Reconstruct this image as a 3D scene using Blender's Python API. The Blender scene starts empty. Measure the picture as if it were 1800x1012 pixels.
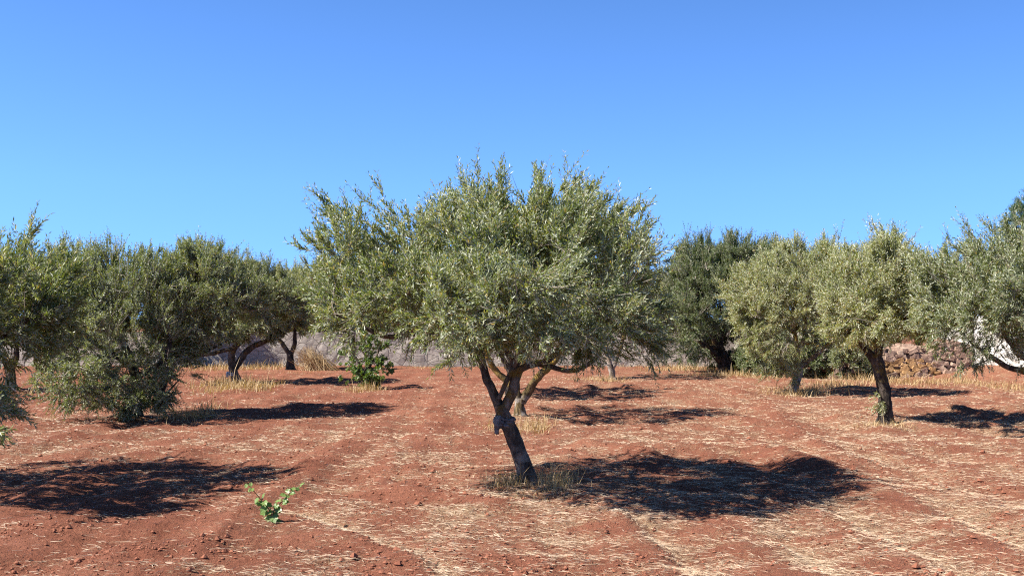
import bpy, math, random
import numpy as np
from math import radians, sin, cos, pi

# ------------------------------------------------------------------ camera, sky, sun, exposure
scene = bpy.context.scene
F_PX, H_CAM, HOR = 2000.0, 1.7, 570.0          # focal length in photo pixels, eye height, horizon row
cam_d = bpy.data.cameras.new('camera')
cam_d.sensor_width = 36.0
cam_d.lens = 36.0 * F_PX / 1800.0
cam_d.shift_y = (HOR - 506.0) / 1800.0
cam_d.clip_start = 0.1
cam_d.clip_end = 3000.0
cam = bpy.data.objects.new('camera', cam_d)
scene.collection.objects.link(cam)
cam.location = (0, 0, H_CAM)
cam.rotation_euler = (radians(90), 0, 0)
scene.camera = cam

SUN_EL = radians(45.5)
SUN_BACK = radians(17.0)       # the sun stands left of the view and a little behind the camera
world = bpy.data.worlds.new("World")
scene.world = world
world.use_nodes = True
wn = world.node_tree
for n in list(wn.nodes): wn.nodes.remove(n)
sky = wn.nodes.new('ShaderNodeTexSky')
sky.sky_type = 'NISHITA'
sky.sun_disc = False
sky.sun_elevation = SUN_EL
sun_dir = np.array([-cos(SUN_BACK) * cos(SUN_EL), -sin(SUN_BACK) * cos(SUN_EL), sin(SUN_EL)])
sky.sun_rotation = math.atan2(sun_dir[0], sun_dir[1])
sky.altitude = 50
sky.air_density = 1.0
sky.dust_density = 0.1
sky.ozone_density = 2.6
hs = wn.nodes.new('ShaderNodeHueSaturation')
hs.inputs['Saturation'].default_value = 1.12
hs.inputs['Value'].default_value = 1.0
# look the sky up a little above each direction: the air is dry and the horizon stays blue
stc = wn.nodes.new('ShaderNodeTexCoord')
sadd = wn.nodes.new('ShaderNodeVectorMath'); sadd.operation = 'ADD'; sadd.inputs[1].default_value = (0, 0, .18)
snor = wn.nodes.new('ShaderNodeVectorMath'); snor.operation = 'NORMALIZE'
wn.links.new(stc.outputs['Generated'], sadd.inputs[0]); wn.links.new(sadd.outputs[0], snor.inputs[0])
wn.links.new(snor.outputs[0], sky.inputs['Vector'])
bg = wn.nodes.new('ShaderNodeBackground')
bg.inputs['Strength'].default_value = 0.073
wo = wn.nodes.new('ShaderNodeOutputWorld')
wn.links.new(sky.outputs[0], hs.inputs['Color'])
# sky darkens upward; the zenith is dimmed extra to cut fill in the shadows
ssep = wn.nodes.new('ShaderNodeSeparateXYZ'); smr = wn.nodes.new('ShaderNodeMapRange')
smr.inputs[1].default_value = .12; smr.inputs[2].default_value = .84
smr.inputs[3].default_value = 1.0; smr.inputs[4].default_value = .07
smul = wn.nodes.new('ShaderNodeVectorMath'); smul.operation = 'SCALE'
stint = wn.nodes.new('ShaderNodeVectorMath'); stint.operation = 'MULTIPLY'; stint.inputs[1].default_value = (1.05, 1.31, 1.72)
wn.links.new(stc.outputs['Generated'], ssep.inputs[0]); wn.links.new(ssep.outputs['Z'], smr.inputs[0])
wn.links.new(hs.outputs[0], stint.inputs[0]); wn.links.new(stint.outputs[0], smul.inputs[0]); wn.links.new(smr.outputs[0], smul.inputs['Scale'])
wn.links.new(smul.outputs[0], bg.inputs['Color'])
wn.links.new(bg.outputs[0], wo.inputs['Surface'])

sun_d = bpy.data.lights.new('sun', 'SUN')
sun_d.energy = 5.0
sun_d.angle = radians(0.53)
sun_d.color = (1.0, 0.95, 0.85)
sun = bpy.data.objects.new('sun', sun_d)
scene.collection.objects.link(sun)
sun.location = (-20, -3, 25)
from mathutils import Vector
sun.rotation_euler = Vector(tuple(-sun_dir)).to_track_quat('-Z', 'Y').to_euler()

scene.view_settings.view_transform = 'Standard'
scene.view_settings.look = 'None'
scene.view_settings.exposure = 1.32
scene.view_settings.gamma = 1.0
scene.render.engine = 'CYCLES'
scene.cycles.use_denoising = False
scene.cycles.pixel_filter_type = 'BLACKMAN_HARRIS'
scene.cycles.filter_width = 1.15
scene.cycles.sample_clamp_indirect = 3.0
scene.cycles.max_bounces = 6
scene.cycles.diffuse_bounces = 3
scene.cycles.transmission_bounces = 3
scene.cycles.transparent_max_bounces = 4

RNG = np.random.default_rng(11)

# ------------------------------------------------------------------ helpers
def norm(v):
    v = np.asarray(v, float)
    return v / np.maximum(np.linalg.norm(v, axis=-1, keepdims=True), 1e-9)

_perm = np.random.default_rng(5).permutation(256)
_perm = np.concatenate([_perm, _perm, _perm])
_gang = np.random.default_rng(6).random(256) * 2 * pi
_gx, _gy = np.cos(_gang), np.sin(_gang)
def pnoise(x, y):
    x = np.asarray(x, float); y = np.asarray(y, float)
    xi = np.floor(x).astype(int); yi = np.floor(y).astype(int)
    xf = x - xi; yf = y - yi
    u = xf * xf * xf * (xf * (xf * 6 - 15) + 10); v = yf * yf * yf * (yf * (yf * 6 - 15) + 10)
    def g(ix, iy, dx, dy):
        h = _perm[_perm[ix & 255] + (iy & 255)]
        return _gx[h] * dx + _gy[h] * dy
    a = g(xi, yi, xf, yf); b = g(xi + 1, yi, xf - 1, yf)
    c = g(xi, yi + 1, xf, yf - 1); d = g(xi + 1, yi + 1, xf - 1, yf - 1)
    return (a + u * (b - a)) * (1 - v) + (c + u * (d - c)) * v

def flat(px, d): return (px - 900.0) * d / F_PX
def gpt(px, py):
    "a photo pixel on the level ground"
    d = F_PX * H_CAM / (py - HOR)
    return np.array([flat(px, d), d])

def mesh_obj(name, V, faces_flat, loop_tot, mats, parent=None, mat_idx=None, smooth=False, attr=None):
    me = bpy.data.meshes.new(name)
    V = np.ascontiguousarray(V, np.float32)
    faces_flat = np.ascontiguousarray(faces_flat, np.int32)
    loop_tot = np.ascontiguousarray(loop_tot, np.int32)
    me.vertices.add(len(V)); me.vertices.foreach_set('co', V.ravel())
    me.loops.add(len(faces_flat)); me.loops.foreach_set('vertex_index', faces_flat)
    me.polygons.add(len(loop_tot))
    st = np.zeros(len(loop_tot), np.int32); st[1:] = np.cumsum(loop_tot)[:-1]
    me.polygons.foreach_set('loop_start', st)
    me.polygons.foreach_set('loop_total', loop_tot)
    for m in (mats if isinstance(mats, (list, tuple)) else [mats]): me.materials.append(m)
    if mat_idx is not None: me.polygons.foreach_set('material_index', np.ascontiguousarray(mat_idx, np.int32))
    me.polygons.foreach_set('use_smooth', np.full(len(loop_tot), bool(smooth)) if np.isscalar(smooth) else np.ascontiguousarray(smooth, bool))
    if attr is not None:
        for k, arr in attr.items():
            a = me.attributes.new(k, 'FLOAT', 'POINT')
            a.data.foreach_set('value', np.ascontiguousarray(arr, np.float32))
    me.update(calc_edges=True)
    o = bpy.data.objects.new(name, me)
    scene.collection.objects.link(o)
    if parent is not None: o.parent = parent
    return o

class Buf:
    "collects vertices and faces of one mesh"
    def __init__(s): s.V = []; s.F = []; s.T = []; s.M = []; s.S = []; s.A = []; s.n = 0
    def add(s, V, F, mat=0, smooth=False, tint=0.5):
        V = np.asarray(V, float).reshape(-1, 3); F = np.asarray(F)
        s.V.append(V); s.F.append((F + s.n).ravel()); s.T.append(np.full(len(F), F.shape[1]))
        s.M.append(np.full(len(F), mat)); s.S.append(np.full(len(F), smooth))
        s.A.append(np.broadcast_to(np.asarray(tint, float), (len(V),)))
        s.n += len(V)
    def build(s, name, mats, parent=None, attr='tint'):
        return mesh_obj(name, np.concatenate(s.V), np.concatenate(s.F), np.concatenate(s.T), mats, parent,
                        np.concatenate(s.M), np.concatenate(s.S), {attr: np.concatenate(s.A)})

def thing(name, label, cat, loc, group=None, rz=0.0):
    o = bpy.data.objects.new(name, None)
    scene.collection.objects.link(o)
    o.location = loc; o.rotation_euler = (0, 0, rz)
    o.empty_display_size = 0.3
    tag(o, label, cat, group)
    return o
def tag(o, label=None, cat=None, group=None, kind=None):
    if label: o['label'] = label
    if cat: o['category'] = cat
    if group: o['group'] = group
    if kind: o['kind'] = kind
    return o

# ------------------------------------------------------------------ materials
def new_mat(name):
    m = bpy.data.materials.new(name); m.use_nodes = True
    nt = m.node_tree
    b = nt.nodes['Principled BSDF']
    return m, nt, b
def nd(nt, typ, **kw):
    n = nt.nodes.new(typ)
    for k, v in kw.items():
        if k in n.inputs.keys(): n.inputs[k].default_value = v
        else: setattr(n, k, v)
    return n
def ramp(nt, src, stops, interp='LINEAR'):
    r = nt.nodes.new('ShaderNodeValToRGB'); cr = r.color_ramp; cr.interpolation = interp
    while len(cr.elements) > 1: cr.elements.remove(cr.elements[-1])
    cr.elements[0].position = stops[0][0]; cr.elements[0].color = (*stops[0][1], 1)
    for p, c in stops[1:]:
        e = cr.elements.new(p); e.color = (*c, 1)
    nt.links.new(src, r.inputs[0])
    return r.outputs[0]
def mix(nt, fac, a, b, blend='MIX'):
    m = nt.nodes.new('ShaderNodeMix'); m.data_type = 'RGBA'; m.blend_type = blend
    for s, v in ((m.inputs[0], fac), (m.inputs[6], a), (m.inputs[7], b)):
        if hasattr(v, 'is_linked') or isinstance(v, bpy.types.NodeSocket): nt.links.new(v, s)
        elif isinstance(v, (int, float)): s.default_value = v
        else: s.default_value = (*v, 1)
    return m.outputs[2]
def g(c): return (c, c, c)
def noise(nt, scale, detail=4, rough=0.55, coord='Object', dist=0.0, vec_scale=None):
    tc = nt.nodes.new('ShaderNodeTexCoord')
    n = nt.nodes.new('ShaderNodeTexNoise')
    n.inputs['Scale'].default_value = scale; n.inputs['Detail'].default_value = detail
    n.inputs['Roughness'].default_value = rough; n.inputs['Distortion'].default_value = dist
    if vec_scale:
        mp = nt.nodes.new('ShaderNodeMapping'); mp.inputs['Scale'].default_value = vec_scale
        nt.links.new(tc.outputs[coord], mp.inputs[0]); nt.links.new(mp.outputs[0], n.inputs['Vector'])
    else: nt.links.new(tc.outputs[coord], n.inputs['Vector'])
    return n.outputs['Fac']
def bump(nt, b, h, strength, dist):
    bm = nt.nodes.new('ShaderNodeBump'); bm.inputs['Strength'].default_value = strength
    bm.inputs['Distance'].default_value = dist
    nt.links.new(h, bm.inputs['Height']); nt.links.new(bm.outputs[0], b.inputs['Normal'])

def leaf_mat(name, top, under, transl=0.40, rough=0.4):
    m, nt, b = new_mat(name)
    at = nd(nt, 'ShaderNodeAttribute', attribute_name='tint')
    ct = ramp(nt, at.outputs['Fac'], top)
    cu = ramp(nt, at.outputs['Fac'], under)
    ge = nt.nodes.new('ShaderNodeNewGeometry')
    col = mix(nt, ge.outputs['Backfacing'], ct, cu)
    nt.links.new(col, b.inputs['Base Color'])
    b.inputs['Roughness'].default_value = rough
    b.inputs['Specular IOR Level'].default_value = 0.5
    tr = nt.nodes.new('ShaderNodeBsdfTranslucent')
    tcol = mix(nt, 1.0, ct, (1.25, 1.25, 0.45), 'MULTIPLY')
    nt.links.new(tcol, tr.inputs['Color'])
    ms = nt.nodes.new('ShaderNodeMixShader'); ms.inputs[0].default_value = transl
    out = nt.nodes['Material Output']
    nt.links.new(b.outputs[0], ms.inputs[1]); nt.links.new(tr.outputs[0], ms.inputs[2])
    nt.links.new(ms.outputs[0], out.inputs['Surface'])
    return m
M = {}
M['olive'] = leaf_mat('olive_leaf',
    [(0, (0.077, 0.108, 0.027)), (.4, (0.154, 0.196, 0.051)), (.8, (0.259, 0.292, 0.104)), (.93, (0.352, 0.319, 0.134)), (1, (0.374, 0.209, 0.085))],
    [(0, (0.242, 0.275, 0.159)), (.5, (0.385, 0.418, 0.275)), (.93, (0.616, 0.627, 0.488)), (1, (0.418, 0.308, 0.195))])
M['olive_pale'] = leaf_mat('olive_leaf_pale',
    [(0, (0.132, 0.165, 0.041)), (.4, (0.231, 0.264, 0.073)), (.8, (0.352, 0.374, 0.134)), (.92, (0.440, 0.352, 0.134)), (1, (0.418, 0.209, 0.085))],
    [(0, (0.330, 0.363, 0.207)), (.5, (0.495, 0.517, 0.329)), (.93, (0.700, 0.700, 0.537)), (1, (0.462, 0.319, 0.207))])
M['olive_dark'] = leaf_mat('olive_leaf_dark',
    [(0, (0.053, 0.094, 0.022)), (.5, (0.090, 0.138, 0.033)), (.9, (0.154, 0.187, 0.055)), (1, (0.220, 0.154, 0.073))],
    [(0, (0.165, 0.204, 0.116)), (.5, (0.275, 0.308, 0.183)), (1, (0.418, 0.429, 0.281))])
M['wild'] = leaf_mat('wild_olive_leaf',
    [(0, (0.098, 0.132, 0.036)), (.5, (0.169, 0.207, 0.061)), (.9, (0.286, 0.308, 0.118)), (1, (0.260, 0.176, 0.088))],
    [(0, (0.247, 0.283, 0.175)), (.5, (0.376, 0.408, 0.271)), (1, (0.571, 0.577, 0.439))])
M['broad'] = leaf_mat('broad_leaf',
    [(0, (.06, .105, .022)), (.5, (.10, .155, .034)), (1, (.19, .23, .06))],
    [(0, (.09, .16, .05)), (1, (.17, .24, .09))], transl=.35)
M['vine'] = leaf_mat('vine_leaf',
    [(0, (.05, .125, .010)), (.5, (.09, .19, .015)), (1, (.20, .30, .035))],
    [(0, (.12, .21, .05)), (1, (.24, .34, .11))], transl=.4)
M['pine'] = leaf_mat('pine_needle',
    [(0, (.035, .085, .030)), (.5, (.055, .12, .042)), (1, (.09, .16, .06))],
    [(0, (.035, .085, .030)), (1, (.08, .15, .06))], transl=.15)
M['straw'] = leaf_mat('dry_straw',
    [(0, (.22, .13, .08)), (.35, (.36, .24, .155)), (.8, (.49, .365, .25)), (1, (.58, .47, .35))],
    [(0, (.22, .13, .08)), (.35, (.36, .24, .155)), (.8, (.49, .365, .25)), (1, (.58, .47, .35))], transl=.1, rough=.6)
M['dry_grass'] = leaf_mat('dry_grass_blade',
    [(0, (.27, .16, .07)), (.5, (.41, .275, .135)), (1, (.52, .39, .22))],
    [(0, (.27, .16, .07)), (.5, (.41, .275, .135)), (1, (.52, .39, .22))], transl=.25, rough=.6)

def bark_mat(name, dark, light, lichen, lich_thr=0.56, pale_base=None):
    m, nt, b = new_mat(name)
    f1 = noise(nt, 9, 6, .65, vec_scale=(1, 1, .35))
    f2 = noise(nt, 38, 5, .7, vec_scale=(1, 1, .25))
    base = ramp(nt, f1, [(.34, tuple(c * .55 for c in dark)), (.46, dark), (.60, light), (.74, tuple(min(1, c * 1.6) for c in light))])
    fine = ramp(nt, f2, [(.36, g(.35)), (.58, g(1.2))])
    col = mix(nt, .8, base, fine, 'MULTIPLY')
    fl = noise(nt, 6.5, 5, .62)
    tc = nt.nodes.new('ShaderNodeTexCoord'); sp = nt.nodes.new('ShaderNodeSeparateXYZ')
    nt.links.new(tc.outputs['Object'], sp.inputs[0])
    if lichen:
        mr = nd(nt, 'ShaderNodeMapRange'); nt.links.new(sp.outputs['Z'], mr.inputs[0])
        mr.inputs[1].default_value = .45; mr.inputs[2].default_value = 1.0
        lf = ramp(nt, fl, [(lich_thr - .08, g(0)), (lich_thr + .04, g(1))])
        mm = nt.nodes.new('ShaderNodeMath'); mm.operation = 'MULTIPLY'
        nt.links.new(lf, mm.inputs[0]); nt.links.new(mr.outputs[0], mm.inputs[1])
        col = mix(nt, mm.outputs[0], col, lichen)
    if pale_base:
        mr = nd(nt, 'ShaderNodeMapRange'); nt.links.new(sp.outputs['Z'], mr.inputs[0])
        mr.inputs[1].default_value = pale_base[1]; mr.inputs[2].default_value = pale_base[1] * .8
        lf = ramp(nt, fl, [(.47, g(0)), (.58, g(.8))])
        mm = nt.nodes.new('ShaderNodeMath'); mm.operation = 'MULTIPLY'
        nt.links.new(lf, mm.inputs[0]); nt.links.new(mr.outputs[0], mm.inputs[1])
        col = mix(nt, mm.outputs[0], col, pale_base[0])
    nt.links.new(col, b.inputs['Base Color'])
    b.inputs['Roughness'].default_value = .9
    b.inputs['Specular IOR Level'].default_value = .2
    bump(nt, b, f2, 1.0, .035)
    return m
M['bark'] = bark_mat('olive_bark', (0.067, 0.049, 0.039), (0.159, 0.124, 0.095), (0.174, 0.107, 0.025), .60, ((0.254, 0.214, 0.174), .45))
M['bark_yellow'] = bark_mat('lichen_bark', (0.094, 0.065, 0.029), (0.187, 0.137, 0.072), (0.302, 0.187, 0.036), .50, ((0.346, 0.302, 0.266), .42))
M['bark_pale'] = bark_mat('pale_bark', (0.144, 0.108, 0.079), (0.302, 0.252, 0.202), (0.324, 0.216, 0.043), .52, ((0.396, 0.331, 0.288), .75))
M['bark_dark'] = bark_mat('dark_bark', (0.040, 0.030, 0.024), (0.094, 0.072, 0.058), (0.144, 0.101, 0.029), .60, None)
def twig_mat():
    m, nt, b = new_mat('twig_bark')
    at = nd(nt, 'ShaderNodeAttribute', attribute_name='tint')
    c = ramp(nt, at.outputs['Fac'], [(0, (.10, .08, .06)), (.6, (.19, .155, .12)), (1, (.36, .31, .26))])
    nt.links.new(c, b.inputs['Base Color']); b.inputs['Roughness'].default_value = .85
    return m
M['twig'] = twig_mat()

def soil_mat():
    m, nt, b = new_mat('red_soil')
    big = noise(nt, .55, 4, .6)
    mid = noise(nt, 3.0, 5, .62)
    fine = noise(nt, 26, 6, .72)
    grit = noise(nt, 110, 3, .6)
    c = ramp(nt, big, [(.35, (.198, .070, .042)), (.62, (.262, .104, .064))])
    c2 = ramp(nt, mid, [(.30, g(.80)), (.5, g(1.0)), (.7, (1.12, 1.16, 1.2))])
    c = mix(nt, 1.0, c, c2, 'MULTIPLY')
    c3 = ramp(nt, fine, [(.30, g(.66)), (.5, g(1.0)), (.72, (1.16, 1.2, 1.24))])
    c = mix(nt, 1.0, c, c3, 'MULTIPLY')
    # straw crumbs lying in the soil, coverage follows the litter field
    at = nd(nt, 'ShaderNodeAttribute', attribute_name='litter')
    s1 = noise(nt, 34, 4, .7, vec_scale=(1, 1, 1), dist=1.4)
    s2 = noise(nt, 90, 3, .7, vec_scale=(.35, 1, 1), dist=.6)
    add = nt.nodes.new('ShaderNodeMath'); add.operation = 'ADD'
    nt.links.new(s1, add.inputs[0]); nt.links.new(s2, add.inputs[1])
    add2 = nt.nodes.new('ShaderNodeMath'); add2.operation = 'MULTIPLY_ADD'
    nt.links.new(at.outputs['Fac'], add2.inputs[0]); add2.inputs[1].default_value = .30
    nt.links.new(add.outputs[0], add2.inputs[2])
    sf = ramp(nt, add2.outputs[0], [(0, g(0)), (1, g(1))])
    mr = nd(nt, 'ShaderNodeMapRange'); nt.links.new(add2.outputs[0], mr.inputs[0])
    mr.inputs[1].default_value = 1.16; mr.inputs[2].default_value = 1.42
    sc = ramp(nt, grit, [(.3, (.25, .155, .09)), (.7, (.40, .285, .185))])
    c = mix(nt, mr.outputs[0], c, sc)
    nt.links.new(c, b.inputs['Base Color'])
    b.inputs['Roughness'].default_value = .95; b.inputs['Specular IOR Level'].default_value = .12
    # bump
    mm = nt.nodes.new('ShaderNodeMath'); mm.operation = 'MULTIPLY_ADD'
    nt.links.new(grit, mm.inputs[0]); mm.inputs[1].default_value = .35; nt.links.new(fine, mm.inputs[2])
    bump(nt, b, mm.outputs[0], 1.0, .045)
    return m
M['soil'] = soil_mat()
def simple(name, stops, scale=8, rough=.9, bs=.6, bd=.02, vec=None, detail=5):
    m, nt, b = new_mat(name)
    f = noise(nt, scale, detail, .62, vec_scale=vec)
    nt.links.new(ramp(nt, f, stops), b.inputs['Base Color'])
    b.inputs['Roughness'].default_value = rough; b.inputs['Specular IOR Level'].default_value = .2
    bump(nt, b, noise(nt, scale * 4, 5, .7), bs, bd)
    return m
M['clod'] = simple('soil_clod', [(.3, (.185, .067, .040)), (.7, (.255, .105, .064))], 9, .95, .8, .01)
M['rubble'] = simple('rubble_stone', [(.3, (.19, .115, .085)), (.5, (.29, .195, .15)), (.7, (.38, .28, .215))], 2.6, .95, .8, .04)
M['ochre'] = simple('ochre_stone', [(.3, (0.277, 0.152, 0.066)), (.7, (0.396, 0.251, 0.132))], 2.6, .95, .8, .04)
M['white_stone'] = simple('whitewashed_stone', [(.30, (.22, .19, .16)), (.42, (.42, .39, .36)), (.52, (.54, .52, .50)), (.7, (.60, .58, .56))], 2.4, .9, .8, .05)
M['cloth'] = simple('weathered_cloth', [(.3, (0.066, 0.063, 0.066)), (.5, (0.145, 0.139, 0.139)), (.7, (0.277, 0.271, 0.264))], 14, .8, .6, .01)
M['white_tie'] = simple('white_tie', [(.3, (0.330, 0.330, 0.317)), (.7, (0.528, 0.528, 0.515))], 10, .6, .3, .005)
def wall_mat():
    m, nt, b = new_mat('grey_stone_wall')
    tc = nt.nodes.new('ShaderNodeTexCoord')
    vo = nt.nodes.new('ShaderNodeTexVoronoi'); vo.inputs['Scale'].default_value = 2.6
    mp = nt.nodes.new('ShaderNodeMapping'); mp.inputs['Scale'].default_value = (1, 1, 1.7)
    nt.links.new(tc.outputs['Object'], mp.inputs[0]); nt.links.new(mp.outputs[0], vo.inputs['Vector'])
    c = ramp(nt, vo.outputs['Color'], [(.1, (.28, .245, .215)), (.5, (.33, .29, .255)), (.9, (.40, .355, .315))])
    f = noise(nt, 5, 5, .6)
    c = mix(nt, 1., c, ramp(nt, f, [(.32, g(.78)), (.5, g(1.0)), (.68, g(1.2))]), 'MULTIPLY')
    vd = nt.nodes.new('ShaderNodeTexVoronoi'); vd.feature = 'DISTANCE_TO_EDGE'; vd.inputs['Scale'].default_value = 2.6
    nt.links.new(mp.outputs[0], vd.inputs['Vector'])
    e = ramp(nt, vd.outputs['Distance'], [(0, g(.5)), (.06, g(1))])
    c = mix(nt, 1., c, e, 'MULTIPLY')
    nt.links.new(c, b.inputs['Base Color']); b.inputs['Roughness'].default_value = .95
    bump(nt, b, e, .6, .04)
    return m
M['wall'] = wall_mat()

# ------------------------------------------------------------------ the ground
# furrows and ridges left by the plough: photo polylines laid on the ground, (points, half width m, height m, litter)
def pl(*pts): return [gpt(*p) for p in pts]
FUR = [
    (pl((700, 765), (716, 800), (702, 830), (690, 862)), .10, -.05, 1.0),
    (pl((690, 770), (700, 805), (684, 835), (664, 870)), .22, .05, -.3),
    (pl((530, 902), (600, 922), (662, 944), (720, 968), (775, 1000), (800, 1040)), .09, -.045, 1.4),
    (pl((520, 925), (590, 948), (650, 968), (705, 990), (740, 1020)), .22, .045, -.5),
    (pl((625, 840), (710, 860), (790, 885), (870, 900)), .20, .06, -.9),
    (pl((600, 780), (540, 835), (450, 905), (370, 960), (300, 1020)), .26, .08, -.8),
    (pl((640, 790), (570, 850), (500, 905), (430, 960), (380, 1020)), .18, -.05, .5),
    (pl((1120, 915), (1165, 945), (1205, 980), (1225, 1020)), .10, -.045, 1.0),
    (pl((1090, 920), (1130, 955), (1160, 990), (1175, 1030)), .20, .05, -.3),
    (pl((1385, 940), (1430, 965), (1462, 1000), (1475, 1030)), .10, -.04, 1.0),
    (pl((1480, 900), (1560, 935), (1640, 972), (1690, 1015)), .10, -.04, .9),
    (pl((1350, 710), (1400, 760), (1500, 830), (1640, 900), (1780, 980)), .22, .06, -.5),
    (pl((1400, 705), (1480, 765), (1600, 830), (1720, 890), (1850, 960)), .28, -.05, .4),
    (pl((1180, 690), (1130, 760), (1010, 800), (800, 900)), .3, .03, .2),
    (pl((1040, 790), (1120, 800), (1200, 790), (1330, 795), (1450, 830)), .28, .12, -.2),
    (pl((1380, 800), (1450, 812), (1560, 822)), .22, .05, 0),
    (pl((30, 815), (130, 808), (220, 800), (330, 800)), .25, .05, -.2),
    (pl((330, 800), (400, 790), (470, 822), (545, 835)), .25, .05, -.1),
    (pl((60, 870), (200, 885), (330, 890)), .25, .05, -.1),
    (pl((330, 720), (450, 705), (560, 722), (700, 718), (790, 735)), .35, .10, -.1),
    (pl((960, 722), (1080, 735), (1200, 730), (1340, 745)), .35, .10, 0),
    (pl((930, 690), (1060, 682), (1180, 690), (1240, 700)), .4, .10, 0),
    (pl((1480, 735), (1620, 722), (1730, 728), (1830, 722)), .35, .11, 0),
    (pl((1440, 690), (1520, 680), (1630, 686), (1760, 698)), .4, .11, 0),
    (pl((1720, 800), (1770, 812), (1830, 808)), .22, .09, -.2),
]
def seg_dist(x, y, pts):
    best = np.full(x.shape, 1e9)
    for a, b in zip(pts[:-1], pts[1:]):
        ab = b - a; L2 = (ab ** 2).sum()
        t = np.clip(((x - a[0]) * ab[0] + (y - a[1]) * ab[1]) / L2, 0, 1)
        best = np.minimum(best, np.hypot(x - a[0] - t * ab[0], y - a[1] - t * ab[1]))
    return best
TREES_AT = []   # (x, y) of trunks: a low mound of hoed soil and litter round each
def base_h(x, y):
    x = np.asarray(x, float); y = np.asarray(y, float)
    h = .10 * pnoise(x * .13 + 3, y * .13) + .075 * pnoise(x * .45, y * .6 + 9)
    far = np.clip((y - 46) / 60, 0, 1)
    h = h * (1 - far)
    # the red heap in front of the white wall
    h = h + .38 * np.exp(-(((x - 15.3) / 1.3) ** 2 + ((y - 36.5) / 1.6) ** 2))
    return h
def height(x, y):
    x = np.asarray(x, float); y = np.asarray(y, float)
    h = base_h(x, y)
    wob = .25 * pnoise(x * 1.1 + 40, y * 1.1)
    for pts, w, a, _ in FUR:
        P = np.array(pts)
        sel = (x > P[:, 0].min() - 1.5) & (x < P[:, 0].max() + 1.5) & (y > P[:, 1].min() - 1.5) & (y < P[:, 1].max() + 1.5)
        if not sel.any(): continue
        xs, ys = x[sel], y[sel]
        d = seg_dist(xs, ys, pts) + wob[sel] * w
        rough = .65 + .7 * pnoise(xs * 2.3, ys * 2.3 + 7)
        h[sel] += a * rough * np.exp(-(d / w) ** 2)
    fade = np.clip(1.6 - y / 45, 0, 1)
    h += fade * furrow(x, y) * np.clip(.014 + .035 * pnoise(x * .4 + 60, y * .25), 0, .04) * np.clip((np.abs(x + .5) - .2), .35, 1)
    h += fade * .006 * np.sin(2 * pi * (x + .12 * pnoise(x * .5, y * .5) + .05 * y) / .27) * np.clip(.5 + 1.5 * pnoise(x * .5 + 9, y * .3 + 5), 0, 1)
    h += fade * (.060 * pnoise(x * 1.5 + 11, y * 1.5) + .034 * np.abs(pnoise(x * 3.6, y * 4.1 + 3)) + .014 * pnoise(x * 9, y * 9) + .010 * np.abs(pnoise(x * 19, y * 19)))
    return h
def furrow(x, y):
    "plough lines running away from the road side, about a metre apart"
    u = (x + .22 * pnoise(x * .25 + 3, y * .22 + 8) + .035 * y + .07 * pnoise(x * 1.4, y * 1.1)) / .92
    return np.sin(2 * pi * u)
def litter(x, y):
    x = np.asarray(x, float); y = np.asarray(y, float)
    px = 900 + x * F_PX / np.maximum(y, 1); py = HOR + F_PX * H_CAM / np.maximum(y, 1)
    v = .46 + .38 * pnoise(x * .55 + 20, y * .55) + .60 * pnoise(x * 1.5, y * 2.3 + 30) + .50 * pnoise(x * 4, y * 6) + .35 * pnoise(x * 9, y * 14)
    v += .25 * np.exp(-(((x + .1) / 1.6) ** 2 + ((y - 9.3) / 1.6) ** 2))
    v += .15 * np.exp(-(((x - 3) / 2.5) ** 2 + ((y - 9.8) / 2.5) ** 2))
    v -= .40 * np.exp(-(((x + 4.5) / 2.6) ** 2 + ((y - 9.0) / 3.0) ** 2))
    v -= .18 * np.clip((x < -1) * (y - 16) / 10, 0, 1)
    v += .12 * np.clip((x - 1) / 3, 0, 1)
    for pts, w, a, l in FUR:
        P = np.array(pts)
        sel = (x > P[:, 0].min() - 1) & (x < P[:, 0].max() + 1) & (y > P[:, 1].min() - 1) & (y < P[:, 1].max() + 1)
        if l == 0 or not sel.any(): continue
        v[sel] += .38 * l * np.exp(-(seg_dist(x[sel], y[sel], pts) / (w * 1.1)) ** 2)
    v += -.13 * furrow(x, y) * np.clip(1.5 - y / 30, 0, 1)
    for tx, ty, k in TREES_AT:
        v += k * np.exp(-(((x - tx) / .8) ** 2 + ((y - ty) / .8) ** 2))
    return np.clip(v, 0, 1.6)

def make_ground():
    ys = np.concatenate([np.linspace(-40, 2.0, 30), 3.0 * np.exp(np.linspace(0, math.log(58 / 3.0), 760)), 58 * np.exp(np.linspace(.03, math.log(1500 / 58), 60))])
    t = np.linspace(-1, 1, 900); t = np.sign(t) * (.62 * np.abs(t) + .38 * np.abs(t) ** 3)
    Y = np.repeat(ys[:, None], len(t), 1)
    W = np.where(ys < 3, 14.0, 14 + (ys - 3) * 1.25)
    W = np.maximum(W, np.where(ys < 0, 40, 0) * 0 + 14)
    X = t[None, :] * W[:, None]
    x = X.ravel(); y = Y.ravel()
    z = height(x, y)
    lt = litter(x, y)
    n, m = X.shape
    i = np.arange((n - 1) * (m - 1)); r = i // (m - 1); c = i % (m - 1)
    F = np.stack([r * m + c, r * m + c + 1, (r + 1) * m + c + 1, (r + 1) * m + c], 1)
    V = np.stack([x, y, z], 1)
    o = mesh_obj('ground', V, F.ravel(), np.full(len(F), 4), M['soil'], smooth=True, attr={'litter': lt})
    tag(o, 'red ploughed soil of the grove scattered with straw', 'ground', kind='structure')
    return o

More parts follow.
